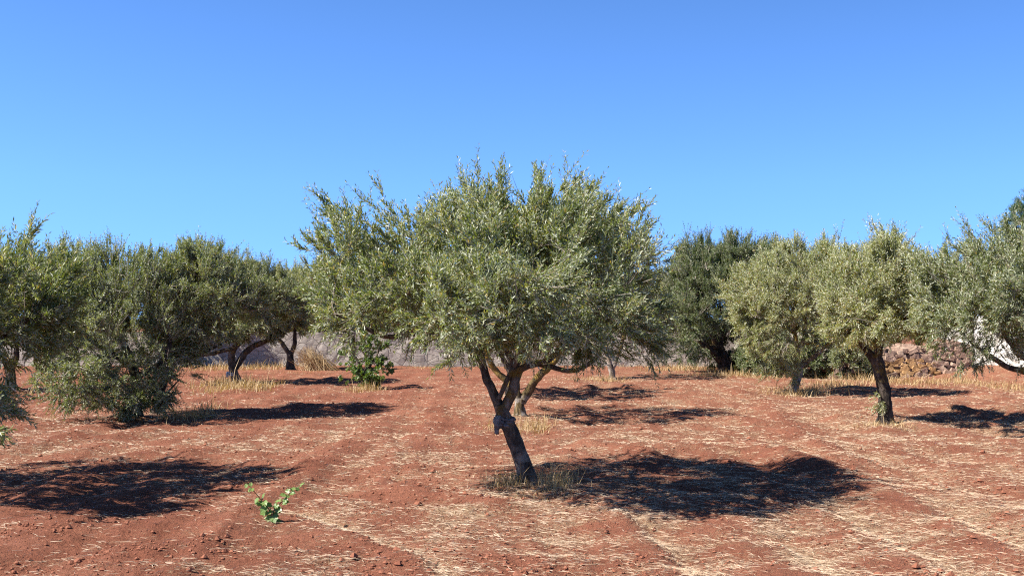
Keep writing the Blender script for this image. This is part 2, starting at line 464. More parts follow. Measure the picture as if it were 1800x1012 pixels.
# ------------------------------------------------------------------ trees
def spline(P, R, step):
    "Catmull-Rom through the points, resampled"
    P = np.asarray(P, float); R = np.asarray(R, float)
    if len(P) == 2:
        n = max(2, int(np.linalg.norm(P[1] - P[0]) / step) + 1)
        t = np.linspace(0, 1, n)[:, None]
        return P[0] * (1 - t) + P[1] * t, np.interp(t[:, 0], [0, 1], R)
    Q = np.vstack([2 * P[0] - P[1], P, 2 * P[-1] - P[-2]])
    out = []; rad = []
    for k in range(len(P) - 1):
        p0, p1, p2, p3 = Q[k:k + 4]
        n = max(2, int(np.linalg.norm(p2 - p1) / step) + 1)
        t = np.linspace(0, 1, n, endpoint=False)[:, None]
        out.append(.5 * ((2 * p1) + (-p0 + p2) * t + (2 * p0 - 5 * p1 + 4 * p2 - p3) * t ** 2 + (-p0 + 3 * p1 - 3 * p2 + p3) * t ** 3))
        rad.append(R[k] * (1 - t[:, 0]) + R[k + 1] * t[:, 0])
    out.append(P[-1:]); rad.append(R[-1:])
    return np.vstack(out), np.concatenate(rad)

def tube(buf, P, R, sides, mat=0, knobby=0.0, tint=.5, seed=0, cap=True):
    P = np.asarray(P, float); n = len(P)
    T = np.zeros_like(P); T[1:-1] = P[2:] - P[:-2]; T[0] = P[1] - P[0]; T[-1] = P[-1] - P[-2]
    T = norm(T)
    ref = np.array([0, 1., 0]) if abs(T[0][1]) < .8 else np.array([1., 0, 0])
    A = norm(np.cross(T, ref)); B = np.cross(T, A)
    a = np.linspace(0, 2 * pi, sides, endpoint=False)
    rr = np.repeat(np.asarray(R)[:, None], sides, 1)
    if knobby:
        s = np.concatenate([[0], np.cumsum(np.linalg.norm(P[1:] - P[:-1], axis=1))])
        u = a[None, :] * sides / (2 * pi)
        k = 1 + knobby * (1.1 * pnoise(np.cos(a)[None, :] * 1.3 + seed * 7.1, s[:, None] * 5 + np.sin(a)[None, :] * 1.3)
                          + .8 * pnoise(np.cos(a)[None, :] * 3 + seed, s[:, None] * 9 + np.sin(a)[None, :] * 3 + 5))
        rr = rr * k
    V = P[:, None, :] + rr[:, :, None] * (np.cos(a)[None, :, None] * A[:, None, :] + np.sin(a)[None, :, None] * B[:, None, :])
    V = V.reshape(-1, 3)
    i = np.arange((n - 1) * sides); r = i // sides; c = i % sides; c2 = (c + 1) % sides
    F = np.stack([r * sides + c, r * sides + c2, (r + 1) * sides + c2, (r + 1) * sides + c], 1)
    buf.add(V, F, mat, sides > 5, tint)
    if cap and sides > 4:
        e = np.vstack([V[-sides:], P[-1] + T[-1] * R[-1] * .4])
        k = np.arange(sides)
        buf.add(e, np.stack([k, (k + 1) % sides, np.full(sides, sides)], 1), mat, True, tint)

def grow(rng, nodes, parent, att, step, kill, iters=90):
    "space colonisation"
    nodes = [np.asarray(p, float) for p in nodes]; parent = list(parent)
    N = np.array(nodes)
    D = np.linalg.norm(att[:, None, :] - N[None, :, :], axis=2)
    near = D.argmin(1); dist = D.min(1)
    alive = np.ones(len(att), bool)
    for it in range(iters):
        idx = np.nonzero(alive & (dist < 1.3 * max(1, step / .09)))[0] if it > 3 else np.nonzero(alive)[0]
        if len(idx) == 0: break
        u, inv = np.unique(near[idx], return_inverse=True)
        v = norm(att[idx] - N[near[idx]])
        acc = np.zeros((len(u), 3)); np.add.at(acc, inv, v)
        acc = norm(norm(acc) + rng.normal(0, .22, acc.shape) + np.array([0, 0, .03]))
        new = N[u] + acc * step
        base = len(N)
        parent.extend(u.tolist())
        N = np.vstack([N, new])
        ia = np.nonzero(alive)[0]
        D = np.linalg.norm(att[ia][:, None, :] - new[None, :, :], axis=2)
        k = D.argmin(1); dm = D[np.arange(len(ia)), k]
        b = dm < dist[ia]
        near[ia[b]] = base + k[b]; dist[ia[b]] = dm[b]
        alive[ia[dm < kill]] = False
        if len(N) > 9000: break
    return N, np.array(parent)

def leaves(rng, buf, pos, axis, side, L, wr, tint, mat=0, fold=.18, broad=False):
    "pos/axis/side arrays (n,3); diamond blades with a fold along the midrib"
    n = len(pos)
    ang = rng.normal(.58, .2, n)
    d = norm(axis * np.cos(ang)[:, None] + side * np.sin(ang)[:, None] + rng.normal(0, .13, (n, 3)))
    nn = norm(axis - (axis * d).sum(1)[:, None] * d + rng.normal(0, .35, (n, 3)))
    nn = norm(nn - (nn * d).sum(1)[:, None] * d)
    w = np.cross(d, nn)
    L = L[:, None]; W = L * wr
    m = pos + d * L * (.5 if not broad else .42)
    a = pos; l = m + w * W * .5 + nn * W * fold; r = m - w * W * .5 + nn * W * fold
    t = pos + d * L - nn * L * rng.uniform(-.05, .16, (n, 1))
    if broad:
        l2 = pos + d * L * .75 + w * W * .36; r2 = pos + d * L * .75 - w * W * .36
        V = np.stack([a, l, l2, t, r2, r], 1).reshape(-1, 3)
        k = np.arange(n)[:, None] * 6
        F = np.concatenate([k + [0, 5, 4, 3], k + [0, 3, 2, 1]])
        buf.add(V, F, mat, False, np.repeat(tint, 6))
    else:
        V = np.stack([a, l, t, r], 1).reshape(-1, 3)
        k = np.arange(n)[:, None] * 4
        F = np.concatenate([k + [0, 3, 2], k + [0, 2, 1]])
        buf.add(V, F, mat, False, np.repeat(tint, 4))

def in_lobes(rng, lobes, n, shell=.5):
    vol = np.array([l[3] * l[4] * l[5] * l[6] for l in lobes]); vol = vol ** .8 if len(vol) > 1 else vol
    k = rng.choice(len(lobes), n, p=vol / vol.sum())
    Lb = np.array([l[:6] for l in lobes])[k]
    u = norm(rng.normal(0, 1, (n, 3)))
    r = rng.random(n) ** (1 / (3 + 3 * shell))
    return Lb[:, :3] + u * r[:, None] * Lb[:, 3:6]

DENS = 2.0
def make_tree(name, label, cat, px, d, limbs, lobes, *, seed, leaf='olive', bark='bark', natt=700, nshoot=2200,
              leaf_len=.058, wr=.24, step=.09, kill=.15, shoot_len=(.14, .34), upness=.8, droop=.28, pairs=9,
              sides=14, group='olive trees of the grove', dead=.05, broad=False, extra=None, stems=True, plume=.10, even=1.1, thick=1.0, twig_tip=.0028, knob=.24):
    """limbs: list of (points, radii, depth offsets); points in photo pixels on the plane at distance d.
    lobes: (px, py, rx, ry in photo pixels, depth offset m, depth radius m, density)"""
    rng = np.random.default_rng(seed)
    nshoot = int(nshoot * DENS)
    X0 = flat(px, d); s = d / F_PX
    z0 = float(base_h(np.array([X0]), np.array([d]))[0])
    root = thing(name, label, cat, (X0, d, z0), group)
    def loc(p, dy=0.0):   # px -> local metres on the plane d+dy
        dd = d + dy
        return np.array([(p[0] - 900) * dd / F_PX - X0, dy, H_CAM + (HOR - p[1]) * dd / F_PX - z0])
    tb = Buf(); nodes = []; parent = []
    for li, limb in enumerate(limbs):
        pts, rad = limb[0], limb[1]
        dys = limb[2] if len(limb) > 2 else [0] * len(pts)
        P = [loc(p, dy) for p, dy in zip(pts, dys)]
        if li == 0: P[0][2] = -.06
        S, R = spline(P, np.array(rad) * thick, .045)
        if len(S) > 6: S[2:-1] += np.cumsum(rng.normal(0, .0025, S[2:-1].shape), 0)
        if li == 0:     # root flare
            h = np.maximum(S[:, 2], 0); R = R * (1 + .55 * np.exp(-h / .07))
        tube(tb, S, R, sides, 0, knob, .5, seed + li)
        base = len(nodes)
        ds = np.concatenate([[0], np.cumsum(np.linalg.norm(S[1:] - S[:-1], axis=1))])
        keep = np.unique(np.concatenate([np.searchsorted(ds, np.arange(0, ds[-1], .09)), [len(S) - 1]]))
        if li == 0: k0 = -1
        else:
            prev = np.array(nodes); k0 = int(np.linalg.norm(prev - S[0], axis=1).argmin())
        for j, kk in enumerate(keep):
            nodes.append(S[kk]); parent.append(k0 if j == 0 else base + j - 1)
    nh = len(nodes)
    lob = []
    for (lx, ly, rx, ry, dy, rdy, dens) in lobes:
        dy *= 1.25; rdy *= 1.35
        dd = d + dy; c = loc((lx, ly), dy)
        mz = ry * dd / F_PX; mx = rx * dd / F_PX
        if ly < 545:
            hf = shoot_len[1] / .34 * np.clip((545 - ly) / 80, 0, 1); e = min(.13 * hf, .3 * mz)
            mz -= e; c[2] -= .20 * hf; mx -= min(.08 * hf, .2 * mx)
        lob.append((c[0], c[1], c[2], mx, rdy, mz, dens))
    att = in_lobes(rng, lob, natt)
    att = att[att[:, 2] > .12]
    # only upper ends of the limbs sprout
    zmin = min(float(np.percentile(att[:, 2], 1)), .8)
    first = max(1, int(nh * .12))
    N, par = grow(rng, nodes, parent, att, step, kill)
    n = len(N)
    # pipe model radii
    acc = np.zeros(n); child = np.zeros(n, int)
    r2 = np.full(n, twig_tip ** 2.2)
    has = np.zeros(n, bool)
    acc[:] = 0
    for i in range(n - 1, 0, -1):
        if not has[i]: acc[i] = twig_tip ** 2.2
        p = par[i]
        if p >= 0: acc[p] += acc[i]; has[p] = True
    rad = np.minimum(np.maximum(acc, twig_tip ** 2.2) ** (1 / 2.2), .035)
    kids = [[] for _ in range(n)]
    for i in range(nh, n): kids[par[i]].append(i)
    cb = Buf()
    starts = [(par[i], i) for i in range(nh, n) if par[i] < nh]
    st = list(starts)
    while st:
        p, i = st.pop()
        ch = [p, i]
        while kids[ch[-1]]:
            ks = sorted(kids[ch[-1]], key=lambda q: -acc[q])
            for q in ks[1:]: st.append((ch[-1], q))
            ch.append(ks[0])
        P = N[ch]; R = rad[ch].copy(); R[0] = R[1]
        if len(P) > 3: P[1:-1] = P[1:-1] * .5 + .25 * (P[2:] + P[:-2])
        big = R.max() > .012
        tube(tb if big else cb, P, R, 6 if big else 3, 0 if big else 1, 0, .3 + .5 * rng.random(), cap=False)
    trunk = tb.build('trunk', M[bark], root)
    # shoots with leaves
    tipness = np.where([len(k) == 0 for k in kids], 3.0, 1.0)
    w = tipness * (rad < .016); w[:nh] = 0
    LA = np.array(lob)
    q = (((N[:, None, :] - LA[None, :, :3]) / LA[None, :, 3:6]) ** 2).sum(2)
    w = w * np.minimum(LA[q.argmin(1), 6], 1.6) ** 1.3
    # shoots gather in tufts of their own weight, lean and tone
    span = N[nh:].max(0) - N[nh:].min(0)
    ncl = int(np.clip(span[0] * span[1] * span[2] * 4, 24, 170))
    cc = N[rng.integers(nh, n, ncl)]
    tuft = np.linalg.norm(N[:, None, :] - cc[None], axis=2).argmin(1)
    tw = rng.gamma(even, 1 / even, ncl) + .10; tdir = rng.normal(0, .34, (ncl, 3)); ttone = rng.normal(0, .10, ncl); tlen = rng.uniform(.75, 1.3, ncl)
    w = w * tw[tuft]
    w = w / w.sum()
    k = rng.choice(n, nshoot, p=w)
    bd = norm(N - N[np.maximum(par, 0)])
    base = N[k] + rng.normal(0, .03, (nshoot, 3))
    cen = np.average(np.array([l[:3] for l in lob]), axis=0, weights=[l[6] * l[3] * l[5] for l in lob])
    zlo, zhi = np.percentile(N[nh:, 2], [5, 95])
    hrel = np.clip((base[:, 2] - zlo) / (zhi - zlo), 0, 1)
    outw = norm(base - cen)
    up = np.zeros((nshoot, 3)); up[:, 2] = -droop * (1 - hrel) ** 1.5 + upness * hrel ** .8
    dirs = norm(.5 * bd[k] + .45 * outw + up + tdir[tuft[k]] + rng.normal(0, .27, (nshoot, 3)))
    SL = rng.uniform(*shoot_len, nshoot) * tlen[tuft[k]] * (.72 + .3 * hrel)
    # leading shoots on the top of the crown grow on in plumes of several tufts
    lead = np.nonzero((hrel > .62) & (rng.random(nshoot) < plume))[0]
    kk = np.repeat(lead, 4); f = rng.uniform(.55, 1.0, len(kk))
    nb = base[kk] + dirs[kk] * (SL[kk] * f)[:, None] * 1.0
    ndir = norm(dirs[kk] + np.array([0, 0, .25]) + rng.normal(0, .22, (len(kk), 3)))
    base = np.vstack([base, nb]); dirs = np.vstack([dirs, ndir]); SL = np.concatenate([SL, SL[kk] * rng.uniform(.45, .8, len(kk))])
    hrel = np.concatenate([hrel, hrel[kk]]); k = np.concatenate([k, k[kk]]); nshoot = len(k)
    curl = rng.normal(0, .25, (nshoot, 3)); curl[:, 2] += np.where(hrel > .4, .25, -.12)
    isdead = rng.random(nshoot) < dead * (1.6 - hrel)
    pt = rng.random(nshoot)
    K = pairs
    tt = (np.arange(K)[None, :] + .6 + rng.uniform(-.2, .2, (nshoot, K))) / K
    pos = base[:, None, :] + dirs[:, None, :] * (SL[:, None] * tt)[:, :, None] + curl[:, None, :] * (SL[:, None] * tt ** 2 * .5)[:, :, None]
    tan = norm(dirs[:, None, :] + curl[:, None, :] * tt[:, :, None])
    live = ~isdead
    ref = norm(rng.normal(0, 1, (nshoot, 3)))
    A = norm(np.cross(dirs, ref)); B = np.cross(dirs, A)
    odd = (np.arange(K) % 2)
    P2 = pos[live]; T2 = tan[live]; A2 = A[live][:, None, :]; B2 = B[live][:, None, :]
    sd = np.where(odd[None, :, None] == 0, A2, B2) * np.ones_like(P2)
    for sg in (1, -1):
        keep = rng.random(P2.shape[:2]) < .9
        LL = leaf_len * (1.08 - .22 * tt[live]) * rng.uniform(.75, 1.2, tt[live].shape)
        tn = np.clip(.45 * pt[live][:, None] + ttone[tuft[k]][live][:, None] + rng.normal(.22, .24, LL.shape) + .1 * hrel[live][:, None], 0, .9)
        tn = np.where(rng.random(tn.shape) < .03 + .02 * (1 - hrel[live][:, None]), .97, tn)
        leaves(rng, cb, P2[keep], T2[keep], (sd * sg)[keep], LL[keep], wr, tn[keep], 0, broad=broad)
    if stems:   # the shoot's own stem, 3-sided
        e1 = pos[:, K // 2]; e2 = pos[:, -1]
        a = np.array([0, 2 * pi / 3, 4 * pi / 3])
        rr = np.where(isdead, .0030, .0018)[:, None, None] * max(1, d / 14)
        ring = (np.cos(a)[None, :, None] * A[:, None, :] + np.sin(a)[None, :, None] * B[:, None, :]) * rr
        V = np.concatenate([base[:, None] + ring, e1[:, None] + ring * .8, e2[:, None] + ring * .3], 1).reshape(-1, 3)
        f = []
        for q in (0, 3):
            for j in range(3): f.append([q + j, q + (j + 1) % 3, q + 3 + (j + 1) % 3, q + 3 + j])
        Fm = (np.arange(nshoot)[:, None, None] * 9 + np.array(f)[None]).reshape(-1, 4)
        cb.add(V, Fm, 1, False, np.repeat(np.where(isdead, .95, .35), 9))
    cb.build('crown', [M[leaf], M['twig']], root)
    if extra: extra(root, loc, rng)
    TREES_AT.append((X0, d, .45))
    return root

def copy_thing(src, loc, rz, sc, label):
    r = src.copy(); scene.collection.objects.link(r)
    r.location = loc; r.rotation_euler = (0, 0, rz); r.scale = (sc, sc, sc); r['label'] = label
    for ch in list(src.children):
        c = ch.copy(); scene.collection.objects.link(c); c.parent = r
    return r

def blob(buf, c, rad, seed, sub=(14, 10), amp=.25, fr=3.0, mat=0):
    nu, nv = sub
    u = np.linspace(0, 2 * pi, nu, endpoint=False); v = np.linspace(.02, pi - .02, nv)
    U, Vv = np.meshgrid(u, v)
    D = np.stack([np.sin(Vv) * np.cos(U), np.sin(Vv) * np.sin(U), np.cos(Vv)], 2)
    k = 1 + amp * (pnoise(D[..., 0] * fr + seed * 3.7, D[..., 2] * fr + D[..., 1] * fr) + .6 * pnoise(D[..., 1] * fr * 2 + seed, D[..., 2] * fr * 2 + 9))
    P = (np.asarray(c) + D * k[..., None] * np.asarray(rad)).reshape(-1, 3)
    i = np.arange((nv - 1) * nu); r = i // nu; q = i % nu; q2 = (q + 1) % nu
    F = np.stack([r * nu + q, (r + 1) * nu + q, (r + 1) * nu + q2, r * nu + q2], 1)
    buf.add(P, F, mat, True)

# ---- main tree
def tie_main(root, loc, rng):
    b = Buf()
    c = loc((884, 737))
    # a rag wound twice round the trunk with a bunched end hanging on its left
    for q in range(3):
        a = np.linspace(0, 2 * pi, 26)
        cc = loc((889 - q * 2, 733 + q * 5))
        P = np.stack([cc[0] + np.cos(a) * .088, cc[1] + np.sin(a) * .088, cc[2] + .02 * np.cos(a - 2.4) + .006 * rng.normal(size=26)], 1)
        tube(b, P, np.full(26, .015) * (1 + .25 * rng.normal(size=26)), 7, 0, .3, seed=q)
    blob(b, c + np.array([-.048, -.065, -.02]), (.046, .035, .066), 3, amp=.6, fr=4, sub=(20, 16))
    blob(b, c + np.array([-.062, -.05, -.10]), (.026, .025, .045), 5, amp=.6, fr=4, sub=(16, 12))
    o = b.build('trunk_tie', M['cloth'], root)
    o['label'] = 'bunched grey rag tied round the trunk below the fork'

main = make_tree('olive_tree', 'large leaning olive tree in the centre with a grey rag round its trunk', 'tree', 932, 11.64,
    [([(934, 864), (921, 820), (903, 770), (889, 735), (880, 712)], [.098, .090, .082, .080, .074]),
     ([(882, 722), (868, 692), (852, 655), (843, 620), (820, 590), (790, 560)], [.055, .052, .046, .040, .032, .022], [0, .02, .05, .0, -.1, -.2]),
     ([(852, 655), (846, 620), (850, 590), (846, 550), (850, 500)], [.04, .036, .032, .028, .016], [.05, .1, .25, .45, .6]),
     ([(845, 632), (800, 600), (740, 588), (680, 592), (630, 568), (590, 552)], [.036, .034, .03, .026, .018, .010], [0, -.2, -.35, -.5, -.6, -.7]),
     ([(876, 702), (886, 680), (893, 660), (905, 640)], [.024, .026, .026, .02], [-.04, -.06, -.05, -.02]),
     ([(886, 722), (900, 688), (903, 650), (890, 615), (872, 580), (862, 530)], [.056, .054, .05, .036, .03, .02], [0, -.02, 0, 0, .0, -.2]),
     ([(902, 655), (930, 642), (962, 634), (985, 612), (1000, 580), (1010, 530)], [.044, .040, .036, .032, .028, .018], [0, -.05, 0, .1, .25, .4]),
     ([(950, 640), (985, 650), (1012, 653), (1040, 638), (1057, 612), (1062, 580), (1080, 545)], [.028, .027, .027, .024, .022, .018, .014], [0, -.1, -.2, -.3, -.35, -.4, -.4]),
     ([(972, 625), (1000, 600), (1040, 560), (1090, 510)], [.03, .026, .02, .014], [0, -.1, -.2, -.3]),
     ([(902, 650), (915, 610), (930, 560), (940, 500), (945, 440)], [.04, .036, .03, .024, .012], [0, -.1, -.3, -.4, -.5]),
     ([(889, 612), (860, 570), (820, 520), (760, 460)], [.028, .024, .018, .012], [0, .2, .5, .8])],
    [(630, 395, 78, 56, -.1, .55, .6), (588, 410, 34, 40, 0, .35, .6), (690, 352, 38, 28, .2, .4, .75), (610, 352, 32, 24, 0, .35, .8), (650, 450, 60, 40, .1, .6, .8), (700, 490, 118, 68, 0, 1.0, 1.0),
     (850, 425, 80, 90, .1, 1.0, 1.0), (862, 345, 30, 36, 0, .35, 1.0), (815, 360, 22, 30, .2, .3, .7), (780, 382, 38, 46, -.4, .5, .8), (745, 400, 52, 48, .1, .6, .9), (925, 405, 50, 50, .2, .8, .9), (700, 520, 70, 50, .4, .8, .8),
     (1000, 412, 88, 80, .1, 1.1, 1.0), (1030, 342, 48, 32, .3, .5, .8), (940, 345, 20, 38, -.3, .35, .8), (985, 335, 24, 30, -.2, .35, .7), (1078, 365, 22, 26, 0, .3, .6), (1092, 440, 62, 75, 0, 1.0, .9), (1128, 425, 24, 36, -.1, .4, .5), (1140, 490, 26, 45, -.1, .4, .5),
     (640, 555, 70, 48, -.5, .6, .6), (650, 600, 50, 30, -.6, .4, .3), (600, 520, 45, 55, 0, .6, .8),
     (850, 555, 125, 58, -1.1, .7, 1.0), (800, 612, 52, 40, -.9, .4, .8), (765, 590, 60, 34, -.7, .4, .7), (930, 585, 85, 32, -1.3, .4, .8), (1020, 592, 60, 32, -1.0, .4, .8), (905, 600, 50, 22, -1.0, .3, .6),
     (1070, 555, 80, 58, -.4, .8, .9), (1110, 600, 46, 34, -.5, .4, .7), (1140, 560, 26, 50, 0, .4, .7),
     (880, 495, 180, 75, -.9, .8, 1.0), (890, 495, 180, 75, 1.0, .8, .9)],
    seed=19, even=2.2, plume=.16, natt=2150, nshoot=5200, thick=.92, leaf_len=.055, wr=.24, pairs=10, step=.075, kill=.115, extra=tie_main, sides=20, dead=.09)

# ---- the others
T = {}
T['near_left'] = make_tree('olive_tree', 'dense olive tree cut off by the left edge of the photo, nearest on that side', 'tree', -225, 11.9,
    [([(-225, 856), (-222, 800), (-230, 740), (-225, 700)], [.13, .11, .10, .10]),
     ([(-225, 705), (-160, 650), (-80, 620), (0, 590), (50, 560)], [.07, .06, .05, .035, .02], [0, -.2, -.4, -.5, -.4]),
     ([(-227, 700), (-240, 620), (-220, 540), (-200, 460)], [.07, .06, .04, .02], [0, .3, .5, .5]),
     ([(-225, 700), (-300, 640), (-380, 560)], [.06, .05, .02], [0, 0, 0]),
     ([(-222, 640), (-150, 580), (-80, 520), (-20, 470)], [.05, .04, .03, .015], [.2, 0, 0, 0]),
     ([(-90, 622), (-60, 660), (-30, 700), (10, 735)], [.03, .022, .016, .01], [-.4, -1.1, -1.9, -2.3])],
    [(-180, 450, 160, 90, 0, 1.5, 1), (-20, 470, 100, 90, 0, 1.1, 1), (40, 520, 80, 85, -.3, .9, 1), (85, 490, 36, 50, 0, .5, .9), (15, 425, 45, 40, 0, .6, .8), (-10, 590, 90, 55, -.5, .9, .9),
     (60, 590, 40, 40, -.2, .5, .6), (-250, 560, 200, 100, 0, 1.7, .7), (-190, 470, 130, 90, -1.5, .7, 1), (-110, 560, 80, 50, -1.6, .6, 1), (2, 740, 38, 24, -1.9, .25, 1.6), (-8, 690, 26, 34, -1.7, .25, 1.2), (-60, 680, 60, 40, -1.3, .5, 1.5)],  # includes crown lobes added out of view to shade the low hanging branch
    seed=8, natt=1700, nshoot=4000, leaf_len=.066, wr=.23, step=.08, kill=.13, sides=14, dead=.12, leaf='olive', thick=1)
T['bushy'] = make_tree('olive_tree', 'bushy wild olive with suckers down to the ground, on the left', 'tree', 236, 20.6,
    [([(236, 738), (240, 700), (236, 660), (225, 620)], [.12, .10, .09, .08]),
     ([(236, 665), (280, 640), (300, 600), (290, 540)], [.06, .05, .04, .02], [0, 0, 0, .2]),
     ([(225, 620), (200, 560), (200, 500), (190, 440)], [.06, .05, .03, .015], [0, .2, .3, .3]),
     ([(230, 640), (160, 600), (120, 540)], [.06, .04, .02], [0, -.3, -.5]),
     ([(237, 728), (200, 712), (150, 700), (110, 695)], [.035, .028, .018, .01], [0, -.4, -.7, -.9]),
     ([(236, 730), (225, 712), (215, 690)], [.03, .02, .012], [0, -.6, -1.1]),
     ([(238, 728), (262, 708), (295, 690), (318, 668)], [.035, .028, .02, .01], [0, -.3, -.4, -.3])],
    [(200, 490, 105, 62, 0, 1.2, 1), (260, 500, 70, 55, 0, 1, .9), (140, 490, 50, 55, 0, .9, .9), (215, 440, 75, 22, 0, .7, .4), (150, 440, 34, 20, 0, .4, .3), (235, 580, 110, 80, 0, 1.5, 1), (140, 590, 70, 75, -.3, 1.1, 1),
     (180, 660, 110, 58, -.7, 1.0, 1), (240, 690, 75, 42, -.5, .8, 1), (125, 670, 62, 45, -.6, .7, .9), (292, 640, 52, 46, -.2, .8, .7), (290, 690, 34, 26, -.3, .4, .6), (150, 700, 50, 24, -.8, .4, .8), (105, 690, 28, 28, -.8, .3, .6), (315, 550, 34, 50, 0, .8, .8)],
    seed=21, natt=1900, nshoot=5000, leaf='wild', leaf_len=.045, wr=.38, step=.10, kill=.16, shoot_len=(.15, .36), upness=.95, droop=.1, bark='bark_dark', dead=.16, pairs=10)
def white_tie(root, loc, rng):
    b = Buf(); c = loc((407, 655)); a = np.linspace(0, 2 * pi, 20)
    for q in range(2):
        tube(b, np.stack([c[0] + np.cos(a) * .125, c[1] + np.sin(a) * .125, c[2] + .015 * np.sin(a * 2 + q) - q * .045], 1), np.full(20, .028), 6, 0, .4, seed=q)
    blob(b, c + np.array([-.09, -.09, -.05]), (.05, .05, .08), 4, amp=.5)
    o = b.build('trunk_tie', M['white_tie'], root)
    o['label'] = 'white strip tied round the trunk'
T['left_far'] = make_tree('olive_tree', 'olive tree left of centre with a curved trunk, white tie and long low limb', 'tree', 418, 33.0,
    [([(420, 674), (411, 652), (408, 632), (412, 612), (428, 596)], [.135, .12, .10, .095, .08]),
     ([(411, 650), (424, 632), (440, 612), (470, 598), (500, 585), (520, 560)], [.10, .09, .085, .07, .05, .03], [0, .1, .1, .0, 0, 0]),
     ([(414, 612), (396, 615), (370, 622), (345, 624), (318, 622), (290, 610)], [.06, .058, .055, .05, .045, .03], [0, -.2, -.4, -.6, -.8, -1]),
     ([(420, 603), (390, 590), (350, 575), (330, 545)], [.06, .05, .04, .02], [0, -.3, -.5, -.5]),
     ([(428, 596), (440, 570), (430, 530), (400, 480)], [.07, .06, .04, .02], [0, .1, .3, .3])],
    [(370, 525, 75, 50, 0, 1.5, .9), (450, 525, 85, 52, 0, 1.7, 1), (415, 485, 50, 28, 0, 1.1, .8), (490, 540, 50, 46, 0, 1.3, .9), (320, 570, 55, 36, -.8, 1.1, .8), (390, 568, 95, 26, -1, 1.0, .8)],
    seed=31, natt=1300, nshoot=5200, leaf_len=.075, step=.14, kill=.22, shoot_len=(.2, .45), extra=white_tie, bark='bark', leaf='olive', pairs=8, twig_tip=.004)
T['mid_left'] = make_tree('olive_tree', 'rounded olive tree directly right of the bushy wild olive, trunk hidden behind its suckers', 'tree', 278, 21.8,
    [([(276, 726), (282, 690), (296, 650), (318, 615)], [.09, .08, .075, .07]),
     ([(318, 618), (345, 590), (375, 560), (400, 530)], [.055, .045, .035, .02], [0, -.2, -.3, -.3]),
     ([(316, 620), (325, 560), (345, 500), (350, 450)], [.06, .05, .035, .015], [0, .2, .3, .2]),
     ([(312, 635), (340, 625), (372, 612), (398, 600)], [.035, .03, .022, .012], [0, -.4, -.7, -.8])],
    [(350, 495, 78, 60, 0, 1.3, 1), (345, 438, 40, 22, 0, .7, .8), (400, 520, 44, 45, 0, 1.1, .9), (325, 560, 60, 45, 0, 1.2, .9), (375, 575, 44, 26, -.5, .7, .6), (300, 500, 40, 60, 0, 1.0, .8), (430, 525, 38, 36, 0, 1.1, .9)],
    seed=37, natt=1000, nshoot=3400, leaf_len=.058, step=.10, kill=.17, shoot_len=(.15, .36), bark='bark_dark', pairs=8, dead=.08)
T['left_farther'] = make_tree('olive_tree', 'small olive tree with a short dark forked trunk, far left of centre', 'tree', 511, 42.5,
    [([(511, 651), (510, 636), (510, 622)], [.17, .14, .13]),
     ([(510, 624), (498, 606), (486, 590), (470, 565)], [.09, .08, .06, .03]),
     ([(511, 624), (518, 604), (518, 582), (520, 550)], [.09, .08, .06, .03])],
    [(505, 530, 62, 45, 0, 1.5, 1), (540, 545, 40, 38, 0, 1.2, .9), (500, 495, 40, 25, 0, .9, .8), (460, 550, 40, 35, 0, 1.2, .8), (545, 500, 28, 26, 0, .8, .7)],
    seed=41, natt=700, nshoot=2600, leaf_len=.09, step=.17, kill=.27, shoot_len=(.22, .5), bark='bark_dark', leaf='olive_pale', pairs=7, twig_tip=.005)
T['behind_main'] = make_tree('olive_tree', 'olive tree with a yellow lichened forked trunk right behind the central one', 'tree', 915, 21.0,
    [([(915, 733), (913, 716), (916, 700)], [.105, .095, .095]),
     ([(914, 708), (908, 690), (890, 668), (872, 650), (856, 620), (850, 580)], [.075, .07, .062, .058, .05, .03], [0, 0, .1, .1, 0, 0]),
     ([(917, 706), (930, 688), (942, 668), (962, 648), (984, 622), (1000, 580)], [.085, .08, .075, .068, .055, .03], [0, 0, -.1, -.1, 0, 0]),
     ([(908, 692), (910, 660), (925, 620), (930, 570)], [.06, .055, .045, .03], [0, .2, .3, .3])],
    [(930, 500, 130, 60, 0, 1.6, 1), (860, 540, 80, 50, 0, 1.3, 1), (1000, 540, 80, 50, 0, 1.3, 1), (930, 450, 70, 30, 0, 1, .8)],
    seed=51, natt=700, nshoot=1700, leaf_len=.066, step=.12, kill=.2, shoot_len=(.18, .4), bark='bark_yellow', pairs=8)
T['grey_thin'] = make_tree('olive_tree', 'olive tree on a thin pale grey trunk, far off right of the central trunk', 'tree', 1076, 35.5,
    [([(1077, 667), (1074, 648), (1068, 628)], [.10, .09, .08]),
     ([(1070, 636), (1062, 612), (1052, 590), (1040, 560)], [.07, .06, .05, .03]),
     ([(1076, 650), (1086, 628), (1094, 606), (1100, 570)], [.06, .055, .045, .03])],
    [(1060, 525, 80, 50, 0, 1.6, 1), (1110, 545, 50, 40, 0, 1.2, .9), (1020, 550, 50, 35, 0, 1.2, .9), (1160, 575, 30, 30, 0, .7, .8)],
    seed=61, natt=500, nshoot=1500, leaf_len=.08, step=.15, kill=.25, shoot_len=(.2, .45), bark='bark_pale', pairs=7, twig_tip=.004)
